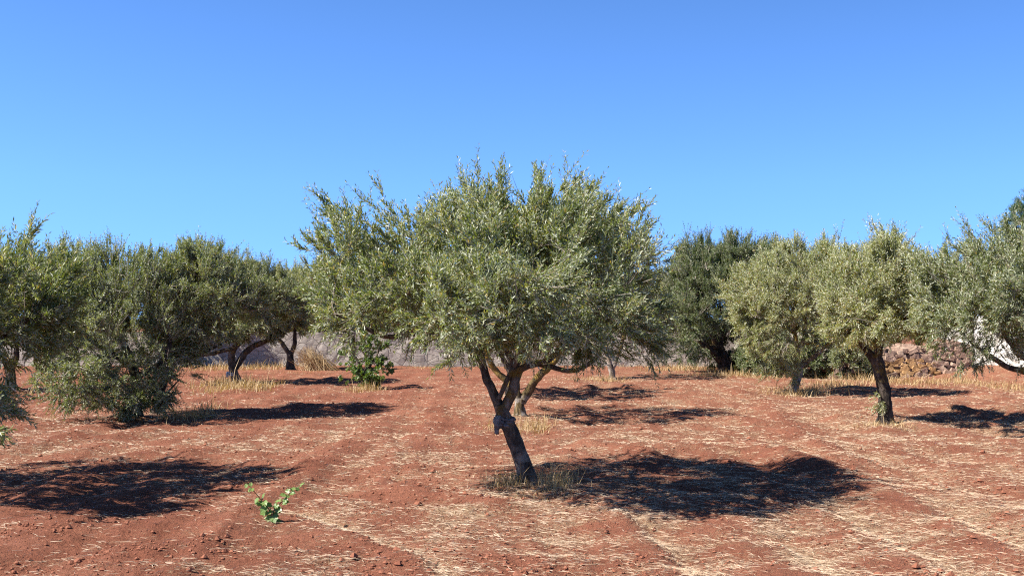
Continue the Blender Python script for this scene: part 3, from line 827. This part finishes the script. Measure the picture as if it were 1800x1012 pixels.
T['dark_right'] = make_tree('olive_tree', 'tall dark olive tree with shaded branches sweeping to the ground, right of centre', 'tree', 1278, 40.0,
    [([(1278, 657), (1272, 636), (1264, 612), (1258, 590)], [.26, .22, .20, .17]),
     ([(1272, 640), (1250, 615), (1225, 590), (1200, 560)], [.14, .12, .09, .05], [0, -.4, -.8, -1]),
     ([(1260, 600), (1230, 540), (1225, 480), (1230, 440)], [.14, .1, .07, .03]),
     ([(1262, 605), (1290, 540), (1305, 480), (1305, 430)], [.14, .1, .07, .03]),
     ([(1278, 640), (1310, 600), (1340, 560)], [.12, .09, .04], [0, -.3, -.5]),
     ([(1262, 610), (1225, 610), (1205, 630)], [.08, .05, .02], [-.2, -1, -1.6])],
    [(1225, 480, 55, 60, 0, 1.8, 1), (1215, 445, 22, 24, 0, .8, .7), (1238, 430, 12, 24, 0, .5, .8), (1300, 470, 55, 55, 0, 1.8, 1), (1300, 428, 34, 26, 0, .8, .8), (1260, 540, 90, 45, 0, 2.2, 1), (1200, 560, 45, 50, -.5, 1.2, .9), (1212, 610, 38, 30, -1.4, .8, .7), (1180, 600, 25, 35, -.8, .8, .5), (1350, 450, 30, 35, 0, 1, .7),
     (1260, 480, 70, 50, .8, 1.4, 1), (1195, 500, 26, 45, 0, 1, .9), (1185, 560, 30, 50, 0, 1.2, .9), (1340, 610, 30, 40, .3, 1, .9), (1265, 600, 50, 30, 1.2, 1.0, 1), (1330, 560, 45, 60, .3, 1.2, 1), (1315, 620, 38, 34, .8, 1.0, 1), (1245, 625, 24, 24, .6, .8, .6)],
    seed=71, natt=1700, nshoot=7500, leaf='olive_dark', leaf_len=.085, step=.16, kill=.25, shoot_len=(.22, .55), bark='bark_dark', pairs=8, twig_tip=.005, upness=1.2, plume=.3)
T['yellow_stem'] = make_tree('olive_tree', 'pale olive tree on a short leaning whitish trunk with a yellow fork, right side', 'tree', 1394, 28.3,
    [([(1391, 690), (1399, 672), (1404, 654), (1401, 636), (1400, 622)], [.10, .095, .10, .085, .075]),
     ([(1403, 648), (1416, 636), (1432, 626), (1450, 610), (1480, 590)], [.07, .065, .06, .05, .03]),
     ([(1401, 628), (1398, 600), (1390, 560), (1370, 510)], [.07, .06, .045, .025]),
     ([(1400, 625), (1415, 590), (1420, 540), (1430, 480)], [.05, .045, .035, .02]),
     ([(1412, 606), (1440, 598), (1466, 592), (1486, 600)], [.03, .028, .022, .012], [0, -.5, -.9, -1.1])],
    [(1375, 495, 75, 60, 0, 1.5, 1), (1440, 490, 70, 62, 0, 1.5, 1), (1330, 530, 48, 52, 0, 1, .9), (1345, 590, 52, 42, -.5, .9, .9), (1385, 590, 50, 36, -.9, .7, .6), (1365, 640, 30, 26, -.6, .5, .6), (1400, 540, 100, 50, -.5, 1.2, 1), (1460, 570, 60, 42, -.3, 1, .8),
     (1395, 432, 22, 26, 0, .5, .8), (1450, 428, 32, 26, 0, .6, .8), (1340, 455, 28, 30, 0, .6, .7), (1300, 520, 22, 35, 0, .6, .7)],
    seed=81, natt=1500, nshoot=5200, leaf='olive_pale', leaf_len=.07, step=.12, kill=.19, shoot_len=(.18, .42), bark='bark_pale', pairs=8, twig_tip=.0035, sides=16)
T['ivy_stem'] = make_tree('olive_tree', 'upright olive tree on the right with suckers round its straight dark trunk', 'tree', 1556, 19.5,
    [([(1556, 746), (1556, 712), (1552, 676), (1545, 644), (1541, 622)], [.125, .115, .105, .10, .09]),
     ([(1548, 655), (1530, 625), (1514, 604), (1490, 580), (1470, 540)], [.07, .065, .055, .04, .02]),
     ([(1542, 628), (1548, 590), (1556, 540), (1562, 480)], [.08, .065, .045, .02]),
     ([(1541, 622), (1530, 580), (1500, 520)], [.07, .05, .02], [0, .2, .4]),
     ([(1546, 600), (1580, 570), (1610, 540)], [.04, .03, .015], [0, -.1, -.2])],
    [(1545, 480, 62, 72, 0, 1.2, 1), (1558, 420, 30, 24, 0, .4, .7), (1500, 500, 50, 55, 0, 1, .9), (1590, 500, 35, 60, 0, .9, .9), (1545, 560, 78, 42, -.3, 1, .95), (1480, 560, 40, 42, 0, .7, .8), (1610, 545, 25, 45, 0, .5, .7), (1500, 445, 28, 24, 0, .4, .5),
     (1549, 712, 12, 28, -.10, .12, .6)],
    seed=91, natt=1100, nshoot=3600, leaf='olive_pale', leaf_len=.06, step=.10, kill=.16, shoot_len=(.15, .36), bark='bark_dark', pairs=8)
T['near_right'] = make_tree('olive_tree', 'large olive tree cut off by the right edge with a long bare low limb', 'tree', 1880, 17.2,
    [([(1880, 770), (1884, 730), (1878, 700), (1880, 680)], [.14, .12, .11, .10]),
     ([(1880, 700), (1840, 676), (1805, 655), (1770, 645), (1745, 628), (1722, 612), (1705, 596)], [.06, .052, .045, .04, .036, .03, .018], [0, -.1, -.2, -.2, -.2, -.1, 0]),
     ([(1880, 690), (1840, 650), (1800, 625), (1770, 590), (1750, 540), (1740, 480)], [.065, .055, .045, .036, .028, .015], [0, .2, .3, .3, .2, .1]),
     ([(1880, 680), (1870, 600), (1840, 520), (1810, 430)], [.07, .06, .04, .02]),
     ([(1745, 628), (1720, 640), (1700, 650)], [.012, .009, .006], [-.2, -.3, -.3])],
    [(1720, 470, 82, 65, 0, 1.2, 1), (1790, 440, 75, 62, 0, 1.3, 1), (1735, 400, 48, 26, 0, .5, .8), (1675, 500, 50, 65, 0, .9, .9), (1645, 440, 22, 26, 0, .4, .5), (1660, 570, 42, 45, -.2, .6, .8), (1850, 500, 110, 100, 0, 1.5, .9), (1760, 528, 80, 40, -.4, .9, 1), (1700, 545, 60, 26, -.3, .7, .8), (1930, 480, 90, 80, 0, 1.2, .8), (1635, 530, 22, 40, 0, .4, .6)],
    seed=101, natt=1500, nshoot=5200, leaf='olive', leaf_len=.06, step=.09, kill=.15, shoot_len=(.15, .36), bark='bark', pairs=8, dead=.08)

# trees standing further back; built once more with their own crowns, then copied
back1 = make_tree('olive_tree', 'round olive tree behind the central tree, between it and the far wall', 'tree', 900, 27.0,
    [([(900, 696), (897, 676), (900, 655)], [.13, .12, .1]), ([(900, 660), (880, 620), (860, 570)], [.07, .05, .03]), ([(900, 660), (925, 620), (940, 560)], [.07, .05, .03])],
    [(900, 520, 120, 50, 0, 1.7, 1), (900, 560, 130, 40, 0, 1.8, 1), (880, 480, 60, 25, 0, 1, .8)],
    seed=111, natt=500, nshoot=2000, leaf_len=.085, step=.15, kill=.24, shoot_len=(.2, .45), pairs=7, twig_tip=.004, bark='bark_dark')
back2 = make_tree('olive_tree', 'spiky topped olive tree just beyond the wall, left of the central crown', 'tree', 590, 50.0,
    [([(590, 640), (590, 620), (588, 605)], [.2, .17, .15]), ([(589, 612), (570, 580), (560, 540)], [.1, .08, .04]), ([(589, 612), (605, 580), (610, 540)], [.1, .08, .04])],
    [(590, 530, 60, 45, 0, 1.8, 1), (562, 470, 16, 30, 0, .6, .9), (620, 500, 40, 35, 0, 1.2, .9), (585, 575, 66, 26, 0, 1.8, 1), (545, 510, 20, 30, 0, .8, .8)],
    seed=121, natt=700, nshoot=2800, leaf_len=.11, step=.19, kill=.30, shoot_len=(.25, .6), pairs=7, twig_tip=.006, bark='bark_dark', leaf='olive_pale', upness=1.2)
def place_copy(src, px, d, rz, sc, label):
    x = flat(px, d); z = float(base_h(np.array([x]), np.array([d]))[0])
    TREES_AT.append((x, d, .3))
    return copy_thing(src, (x, d, z), rz, sc, label)
place_copy(back2, 715, 49.5, 1.3, .86, 'far olive tree beyond the wall behind the left half of the central crown')
place_copy(back2, 455, 51.0, 2.6, .92, 'far olive tree whose top shows between the two left trees')
place_copy(back2, 1150, 50.0, 4.1, .95, 'far olive tree beyond the wall at the right edge of the central crown')
place_copy(T['left_farther'], 1475, 41.0, 2.0, 1.12, 'olive tree whose top shows behind and between the two right trees')
place_copy(T['left_farther'], 1620, 43.0, 3.4, 1.05, 'olive tree whose top shows behind the stone rubble on the right')
place_copy(T['left_farther'], 20, 30.0, .9, .9, 'olive tree half hidden behind the tree at the left edge')
place_copy(T['left_farther'], 330, 46.0, 4.9, .9, 'low olive tree by the wall behind the long low limb')

place_copy(back2, 395, 50.0, .5, .95, 'far olive tree beyond the wall seen over the long low limb')
place_copy(back2, 525, 52.5, 3.7, 1.0, 'far olive tree beyond the wall over the small dark forked trunk')
place_copy(back2, 650, 53.0, 5.5, .85, 'far olive tree beyond the wall above the broad-leaved sapling')
place_copy(back2, 1370, 49.0, 2.2, 1.1, 'far olive tree in the gap behind the yellow-forked trunk')
place_copy(back2, 130, 44.0, 1.9, 1.0, 'far olive tree whose foliage shows behind the bushy wild olive')
place_copy(back2, 850, 54.0, 2.9, .95, 'far olive tree beyond the wall glimpsed through the middle of the central crown')
place_copy(back2, 1030, 53.0, .2, .95, 'far olive tree beyond the wall glimpsed through the right of the central crown')
place_copy(back2, 1560, 47.0, 4.4, 1.1, 'far olive tree beyond the upright one on the right')
place_copy(back2, 1730, 46.0, 5.2, 1.05, 'far olive tree behind the large right-edge tree')
pine = make_tree('pine_tree', 'tall bright green pine rising behind the olive at the right edge', 'tree', 1850, 62.0,
    [([(1850, 625), (1850, 560), (1845, 480), (1846, 400)], [.3, .24, .2, .1]), ([(1846, 440), (1810, 410), (1790, 385)], [.1, .07, .04]), ([(1846, 430), (1880, 400), (1900, 370)], [.1, .07, .04])],
    [(1808, 360, 32, 28, 0, 1.2, 1), (1850, 345, 45, 34, 0, 1.6, 1), (1780, 400, 28, 14, 0, .8, .8), (1800, 385, 30, 20, 0, 1, 1), (1890, 380, 45, 36, 0, 1.5, 1), (1840, 410, 60, 24, 0, 1.6, .9)],
    seed=131, natt=500, nshoot=3200, leaf='pine', leaf_len=.16, wr=.08, step=.2, kill=.32, shoot_len=(.25, .5), pairs=9, twig_tip=.006, bark='bark_dark', group=None)
fig = make_tree('fig_sapling', 'low broad-leaved green sapling with dark stems, left of the central tree', 'shrub', 642, 30.5,
    [([(643, 682), (642, 664), (640, 652)], [.07, .06, .05]), ([(641, 656), (630, 636), (620, 615), (614, 598)], [.035, .03, .025, .015]), ([(641, 654), (645, 634), (634, 612)], [.03, .028, .02]), ([(642, 655), (655, 636), (664, 622), (668, 606)], [.03, .028, .02, .01])],
    [(612, 640, 26, 34, 0, .45, .9), (668, 648, 26, 22, -.1, .4, 1), (640, 610, 36, 26, 0, .45, .7), (600, 660, 16, 16, -.2, .25, .7), (655, 665, 24, 12, -.2, .3, .9), (632, 658, 20, 12, -.2, .3, .7)],
    seed=141, natt=220, nshoot=170, leaf='broad', leaf_len=.10, wr=.62, step=.10, kill=.17, shoot_len=(.08, .2), bark='bark_dark', pairs=4, broad=True, group=None, upness=.3, droop=.2)
def shrub(px, d, py_top, rx, label, seed, leaf='olive_dark', n=1100, name='shrub'):
    s = d / F_PX; yb = HOR + H_CAM / s; h = yb - py_top
    return make_tree(name, label, 'shrub', px, d,
        [([(px, yb), (px + 2, yb - h * .3)], [.05, .04]), ([(px, yb - h * .1), (px - rx * .4, yb - h * .4)], [.03, .015]), ([(px, yb - h * .1), (px + rx * .4, yb - h * .4)], [.03, .015])],
        [(px, yb - h * .5, rx * .8, h * .42, 0, rx * s * .8, 1), (px - rx * .4, yb - h * .32, rx * .5, h * .28, 0, rx * s * .5, 1), (px + rx * .4, yb - h * .35, rx * .5, h * .3, 0, rx * s * .5, 1)],
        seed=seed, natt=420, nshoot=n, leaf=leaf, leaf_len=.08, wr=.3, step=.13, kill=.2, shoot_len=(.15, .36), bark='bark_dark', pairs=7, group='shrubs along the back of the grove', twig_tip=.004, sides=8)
shrub(1345, 37.5, 575, 50, 'dark shrub in the shade between the tall dark tree and the pale one', 201)
shrub(1425, 37.0, 590, 48, 'dark shrub directly behind the yellow-forked trunk', 202)
shrub(1492, 36.0, 600, 42, 'greyish shrub left of the straight dark trunk with dry grass before it', 203, leaf='wild')

ROW = 'low olive bush in the row growing just beyond the grey wall'
def row_bush():
    px, d = 345, 48.4; s_ = d / F_PX; yb = HOR + H_CAM / s_
    return make_tree('olive_bush', ROW, 'shrub', px, d,
        [([(px, yb), (px, yb - 30)], [.05, .04]), ([(px, yb - 10), (px - 16, yb - 45)], [.03, .015]), ([(px, yb - 10), (px + 18, yb - 45)], [.03, .015])],
        [(px, 590, 34, 28, 0, .8, 1), (px - 16, 606, 24, 24, 0, .6, 1), (px + 18, 600, 24, 26, 0, .6, 1)],
        seed=301, natt=420, nshoot=1100, leaf='olive', leaf_len=.10, wr=.26, step=.15, kill=.22, shoot_len=(.2, .42), bark='bark_dark', pairs=7, group='olive bushes beyond the grey wall', twig_tip=.005, sides=8)
rb = row_bush()
rr_ = np.random.default_rng(303)
for q in range(1, 21):
    place_copy(rb, 345 + q * 47 + rr_.uniform(-8, 8), 48.4 + rr_.uniform(-.3, 1.2), rr_.uniform(0, 6.28), rr_.uniform(.88, 1.15), ROW)

# ------------------------------------------------------------------ brushwood, walls, rubble
def brush_pile():
    px, d = 568, 41.0; x0 = flat(px, d)
    rng = np.random.default_rng(77); b = Buf()
    for i in range(300):
        a = rng.uniform(0, 2 * pi); r = rng.uniform(.1, .75)
        p0 = np.array([cos(a) * r, sin(a) * r * .7, 0.0])
        p2 = np.array([-.55 + rng.normal(0, .22), rng.normal(0, .2), rng.uniform(.3, .9)]) + p0 * .15
        p1 = (p0 + p2) / 2 + rng.normal(0, .07, 3)
        S, R = spline([p0, p1, p2], [.010, .008, .004], .2)
        tube(b, S, R, 3, 0, 0, rng.uniform(.3, 1), cap=False)
    o = b.build('brushwood_pile', M['dry_grass'])
    o.location = (x0, d, float(base_h(np.array([x0]), np.array([d]))[0]))
    tag(o, 'leaning pile of dry brown brushwood beside the small forked tree far left', 'brushwood')
brush_pile()

def wall_mesh(name, path, h, thick, mat, label, seed, rag=.10, amp=.05, group=None):
    "path: list of (x, y) along the foot; solid wall with an uneven face and top"
    P = np.array(path, float)
    seg = np.concatenate([[0], np.cumsum(np.hypot(*(P[1:] - P[:-1]).T))])
    n = int(seg[-1] / .16) + 2; s = np.linspace(0, seg[-1], n)
    cx = np.interp(s, seg, P[:, 0]); cy = np.interp(s, seg, P[:, 1])
    tx = np.gradient(cx); ty = np.gradient(cy); L = np.hypot(tx, ty); nx, ny = ty / L, -tx / L
    hz = np.interp(s, seg, h) + rag * pnoise(s * 1.1 + seed, s * 0) * 2 + rag * .6 * np.sign(pnoise(s * 3.3, s * 0 + seed))
    k = 9; prof = []
    for j in range(k): prof.append((thick / 2 * (1 - .12 * j / (k - 1)), j / (k - 1)))
    for j in range(k): prof.append((-thick / 2 * (1 - .12 * (k - 1 - j) / (k - 1)), 1 - j / (k - 1)))
    V = []
    for (off, zf) in prof:
        z = -.25 + (hz + .25) * zf
        o = off + np.sign(off) * amp * (pnoise(s * 2.1 + seed * 3, z * 2.6 + np.sign(off) * 7) * 1.6)
        V.append(np.stack([cx + nx * o, cy + ny * o, z + base_h(cx, cy)], 1))
    V = np.stack(V, 1); m = V.shape[1]
    i = np.arange((n - 1) * m); r = i // m; c = i % m; c2 = (c + 1) % m
    F = np.stack([r * m + c, r * m + c2, (r + 1) * m + c2, (r + 1) * m + c], 1)
    b = Buf(); b.add(V.reshape(-1, 3), F, 0, False)
    for e in (0, n - 1):
        q = V[e]; cc = q.mean(0); kk = np.arange(m)
        b.add(np.vstack([q, cc]), np.stack([kk, (kk + 1) % m, np.full(m, m)], 1), 0, False)
    o = b.build(name, mat)
    tag(o, label, 'wall', group)
    return o
wall_mesh('stone_wall', [(-27, 47.5), (-14, 46.6), (0, 46.5), (9, 46.2), (14, 44)], [1.35, 1.4, 1.35, 1.4, 1.35], .5, M['wall'], 'long low grey stone wall along the back of the grove', 3, rag=.06, amp=.03)
wall_mesh('white_wall', [(15.1, 39.6), (15.9, 38.5), (16.0, 35.0), (15.6, 31.5), (17, 27)], [1.5, 1.75, 1.8, 1.7, 1.7], .5, M['white_stone'], 'whitewashed rough wall seen below the right-hand tree', 9, rag=.12, amp=.10)
def rubble():
    rng = np.random.default_rng(44); b = Buf()
    for i in range(900):
        u = rng.uniform(0, 1); x = 10.2 + 4.6 * u + rng.normal(0, .1)
        top = 1.05 + .25 * sin(u * 9) + .1 * cos(u * 23)
        z = rng.uniform(0, top); y = 35.75 + .75 * z / 1.2 + rng.uniform(0, .45) + .5 * u
        r = rng.uniform(.05, .15)
        ochre = (.3 < u < .75) and .1 < z < .55
        D = norm(np.array([[sx, sy, sz] for sx in (-1, 1) for sy in (-1, 1) for sz in (-1, 1)], float))
        V = D * np.array([r * rng.uniform(.9, 1.7), r, r * rng.uniform(.6, 1)]) * rng.uniform(.8, 1.25, (8, 1))
        a = rng.uniform(-.5, .5); R = np.array([[cos(a), 0, sin(a)], [0, 1, 0], [-sin(a), 0, cos(a)]])
        V = V @ R.T + [x, y, z]
        F = np.array([[0, 1, 3, 2], [4, 6, 7, 5], [0, 4, 5, 1], [2, 3, 7, 6], [0, 2, 6, 4], [1, 5, 7, 3]])
        b.add(V, F, 1 if ochre and rng.random() < .75 else 0, False)
    # core of earth behind the loose stones
    blob(b, (12.6, 37.1, .30), (2.3, .62, .70), 6, sub=(60, 30), amp=.3, fr=5)
    o = b.build('rubble_wall', [M['rubble'], M['ochre']])
    tag(o, 'collapsed brown and ochre rubble stone wall between the two right-hand trunks', 'wall')
rubble()

# ------------------------------------------------------------------ young vine in the foreground
def vine():
    g0 = gpt(478, 924); x0, d = g0
    z0 = float(height(np.array([x0]), np.array([d]))[0])
    root = thing('vine_plant', 'bright green young vine with two leafy shoots growing from bare soil in the foreground', 'plant', (x0, d, z0))
    rng = np.random.default_rng(9); s = d / F_PX
    def lp(px, py, dy): return np.array([(px - 478) * s, dy, (924 - py) * s])
    shoots = [[(478, 924, 0), (474, 905, 0), (462, 888, -.02), (450, 872, -.03), (436, 856, -.03)],
              [(479, 922, 0), (482, 904, .0), (498, 886, .02), (514, 870, .03), (535, 857, .03)]]
    sb = Buf(); lb = Buf()
    for si, sh in enumerate(shoots):
        S, R = spline([lp(*p) for p in sh], [.006, .005, .004, .003, .0018], .012)
        tube(sb, S, R, 6)
        ds = len(S); cnt = 21
        for j in range(cnt):
            t = (j + .5) / cnt
            if si == 0 and .60 < t < .80: continue
            p = S[int(t * (ds - 1))]
            size = (.072 - .038 * t) * rng.uniform(.85, 1.15)
            a = j * 2.4 + rng.uniform(-.4, .4)
            out = norm(np.array([cos(a), sin(a) * .8 - .35, rng.uniform(-.1, .5)]))
            pet = p + out * size * .35
            tube(sb, np.array([p, pet]), [.0015, .001], 4, cap=False)
            nrm = norm(np.array([rng.normal(-.25, .45), -.75 + rng.normal(0, .35), .75 + rng.normal(0, .35)]))
            dd = norm(out - (out @ nrm) * nrm + np.array([0, 0, -.35])); dd = norm(dd - (dd @ nrm) * nrm); w = np.cross(dd, nrm)
            # lobed outline of a vine leaf
            pts = [(0, 0), (-.12, .32), (.18, .50), (.30, .40), (.62, .48), (.66, .25), (1.0, 0), (.66, -.25), (.62, -.48), (.30, -.40), (.18, -.50), (-.12, -.32)]
            V = [pet + size * (u * dd + v * w - .22 * v * v * nrm + .1 * rng.normal() * nrm * .3 + .22 * abs(v) * nrm) for u, v in pts]
            V.append(pet + size * .35 * dd)
            k = np.arange(12)
            lb.add(V, np.stack([k, (k + 1) % 12, np.full(12, 12)], 1)[:, ::-1], 0, False, np.clip(.35 + .4 * t + rng.normal(0, .2), 0, 1))
    sb.build('stem', M['broad'], root); lb.build('foliage', M['vine'], root)
vine()
EXCL = gpt(478, 924)

# ------------------------------------------------------------------ litter, clods, dry grass
ground = make_ground()
def fan_sample(rng, n, d0, d1, wide=1.06, power=1.0):
    u = rng.random(n)
    d = d0 * (d1 / d0) ** (u ** power)
    x = rng.uniform(-.47 * wide, .47 * wide, n) * d
    return x, d
def make_straw():
    rng = np.random.default_rng(100)
    x, y = fan_sample(rng, 440000, 6.6, 40)
    lv = litter(x, y)
    keep = rng.random(len(x)) < np.clip((lv - .2) * .6, .03, 1) ** 1.2 * np.clip(1.25 - (y - 8) / 45, .3, 1)
    x, y = x[keep], y[keep]; n = len(x)
    z = height(x, y)
    th = rng.normal(0, .8, n) + .5 * pnoise(x, y)       # many lie roughly across, like the rake left them
    flip = rng.random(n) < .25; th = np.where(flip, rng.uniform(0, pi, n), th)
    L = rng.gamma(2.5, .017, n) + .015; L = np.minimum(L, .2)
    W = rng.uniform(.0016, .0042, n) * np.clip(y / 11, .8, 2.4)
    D = np.stack([np.cos(th), np.sin(th), rng.normal(0, .12, n)], 1); D = norm(D)
    S = np.stack([-np.sin(th), np.cos(th), np.zeros(n)], 1)
    c = np.stack([x, y, z + .007 + .010 * rng.random(n)], 1)
    a = c - D * L[:, None] / 2; b = c + D * L[:, None] / 2
    mid = c + S * (L * rng.normal(0, .08, n))[:, None] + np.array([0, 0, 1.]) * (W * .6)[:, None]
    w = W[:, None]; upv = np.array([0, 0, 1.]) * w * .8
    V = np.stack([a - S * w / 2, mid - S * w / 2, b - S * w / 2, a + upv * .5, mid + upv, b + upv * .5, a + S * w / 2, mid + S * w / 2, b + S * w / 2], 1).reshape(-1, 3)
    f = np.array([[0, 1, 4, 3], [1, 2, 5, 4], [3, 4, 7, 6], [4, 5, 8, 7]])
    F = (np.arange(n)[:, None, None] * 9 + f[None]).reshape(-1, 4)
    buf = Buf(); buf.add(V, F, 0, False, np.repeat(np.clip(rng.normal(.55, .28, n), 0, 1), 9))
    o = buf.build('straw', M['straw'])
    tag(o, 'pale dry straw scattered over the red soil', 'straw', kind='stuff')
    print('straws', n)
make_straw()
def make_clods():
    rng = np.random.default_rng(200)
    x, y = fan_sample(rng, 60000, 6.4, 30)
    cl = pnoise(x * .8 + 50, y * .8) + .6 * pnoise(x * 3, y * 3)
    keep = rng.random(len(x)) < np.clip(.55 + 1.1 * cl - .3 * litter(x, y), .05, 1)
    x, y = x[keep], y[keep]; n = len(x); z = height(x, y)
    r = .0025 + rng.gamma(1.0, .0042, n); r = np.minimum(r, .035)
    D = norm(np.array([[1, 0, 0], [.5, .87, 0], [-.5, .87, 0], [-1, 0, 0], [-.5, -.87, 0], [.5, -.87, 0], [.3, .2, .95], [-.4, -.1, .9], [0, 0, -1]], float))
    V = D[None] * r[:, None, None] * rng.uniform(.7, 1.3, (n, 9, 1)) * np.array([1.15, 1, .75])
    th = rng.uniform(0, 2 * pi, n); ct, stt = np.cos(th)[:, None], np.sin(th)[:, None]
    V = np.stack([V[..., 0] * ct - V[..., 1] * stt, V[..., 0] * stt + V[..., 1] * ct, V[..., 2]], 2)
    V += np.stack([x, y, z + r * .35], 1)[:, None, :]
    f = np.array([[0, 1, 6], [1, 2, 6], [2, 7, 6], [2, 3, 7], [3, 4, 7], [4, 5, 7], [5, 6, 7], [5, 0, 6],
                  [1, 0, 8], [2, 1, 8], [3, 2, 8], [4, 3, 8], [5, 4, 8], [0, 5, 8]])
    F = (np.arange(n)[:, None, None] * 9 + f[None]).reshape(-1, 3)
    b = Buf(); b.add(V.reshape(-1, 3), F, 0, False)
    o = b.build('soil_clods', M['clod'])
    tag(o, 'small red clods and crumbs of ploughed earth', 'soil', kind='stuff')
make_clods()
def make_grass():
    rng = np.random.default_rng(300)
    # (px, py of the tuft's foot, spread px, spread m in depth, blades, height)
    spots = [(905, 862, 26, .18, 420, .24), (975, 866, 22, .22, 520, .34), (940, 878, 45, .25, 700, .07), (990, 855, 20, .3, 260, .26), (880, 866, 16, .15, 200, .2), (925, 850, 50, .3, 300, .2),
             (945, 752, 18, .4, 700, .32), (895, 752, 30, .5, 800, .22), (860, 748, 14, .4, 200, .16), (930, 742, 40, .5, 500, .2),
             (418, 680, 45, .8, 2600, .42), (455, 686, 20, .5, 700, .38), (380, 690, 22, .6, 600, .30), (400, 672, 30, .8, 900, .4),
             (345, 735, 26, .5, 700, .34), (300, 742, 20, .4, 300, .26), (370, 722, 18, .5, 350, .3),
             (1405, 692, 40, .6, 1500, .32), (1440, 684, 30, .6, 900, .30), (1380, 694, 20, .5, 500, .2), (1475, 676, 40, .6, 1100, .36),
             (1556, 750, 28, .3, 600, .18), (1530, 752, 18, .3, 240, .14), (1575, 752, 14, .2, 150, .15),
             (1210, 650, 45, 1.0, 2400, .34), (1290, 662, 40, .8, 1200, .34), (1330, 664, 30, .8, 500, .3), (1160, 652, 30, .9, 700, .25), (1380, 660, 40, .6, 400, .3), (1250, 660, 50, .9, 900, .25),
             (1040, 668, 30, .8, 700, .22), (1075, 672, 20, .6, 500, .25), (640, 688, 24, .5, 700, .30), (655, 684, 14, .4, 300, .34),
             (560, 645, 30, .8, 700, .32), (440, 648, 60, 1.2, 1800, .35), (480, 644, 60, 1.0, 1200, .4), (360, 650, 50, 1.2, 1000, .4), (700, 648, 50, 1.0, 500, .2), (760, 648, 40, 1.0, 400, .2), (520, 656, 30, .6, 350, .12),
             (1525, 668, 34, .8, 900, .45), (1600, 672, 60, .5, 1200, .3), (1690, 672, 20, .5, 500, .42), (1745, 676, 45, .6, 900, .22), (1790, 684, 30, .9, 900, .28), (1640, 676, 40, .4, 600, .3), (1560, 670, 30, .5, 500, .38),
             (1100, 645, 60, 1, 500, .25), (900, 646, 70, 1, 600, .25), (1500, 735, 30, .4, 200, .08), (1620, 742, 60, .4, 200, .08), (30, 690, 50, .8, 400, .25), (110, 730, 30, .5, 200, .15)]
    xs, ys, hs_ = [], [], []
    for si, (px, py, sp, sd, n, h) in enumerate(spots):
        if si < 6: n *= 1.4; h *= 1.1
        c = gpt(px, py); n = int(n * .36); h = h * .50
        xs.append(c[0] + rng.normal(0, sp * c[1] / F_PX * .75, n)); ys.append(c[1] + rng.normal(0, sd, n)); hs_.append(h * rng.gamma(3, 1 / 3, n))
    x = np.concatenate(xs); y = np.concatenate(ys); h = np.concatenate(hs_); n = len(x)
    z = height(x, y)
    az = rng.uniform(0, 2 * pi, n); lean = rng.gamma(1.8, .28, n)
    dirv = np.stack([np.cos(az) * lean, np.sin(az) * lean, np.ones(n)], 1); dirv = norm(dirv)
    side = np.stack([-np.sin(az + rng.normal(0, 1, n)), np.cos(az), np.zeros(n)], 1); side = norm(side)
    W = rng.uniform(.0016, .0035, n) * np.clip(y / 12, 1, 2.6); w = W[:, None]
    a = np.stack([x, y, z - .01], 1)
    m = a + dirv * h[:, None] * .55; t = a + dirv * h[:, None] + np.stack([np.cos(az), np.sin(az), -.4 * np.ones(n)], 1) * (h * lean * .55)[:, None]
    V = np.stack([a - side * w, a + side * w, m + side * w * .8, m - side * w * .8, t], 1).reshape(-1, 3)
    k = np.arange(n)[:, None] * 5
    b = Buf()
    tint = np.repeat(np.clip(rng.normal(.5, .25, n), 0, 1), 5)
    Fq = k + [0, 1, 2, 3]; Ft = k + [3, 2, 4]
    b.add(V, Fq, 0, False, tint)
    b.F.append(Ft.ravel()); b.T.append(np.full(n, 3)); b.M.append(np.zeros(n)); b.S.append(np.zeros(n, bool))
    
    o = b.build('dry_grass', M['dry_grass'])
    tag(o, 'dry golden grass growing round the trunks and along the walls', 'grass', kind='stuff')
make_grass()
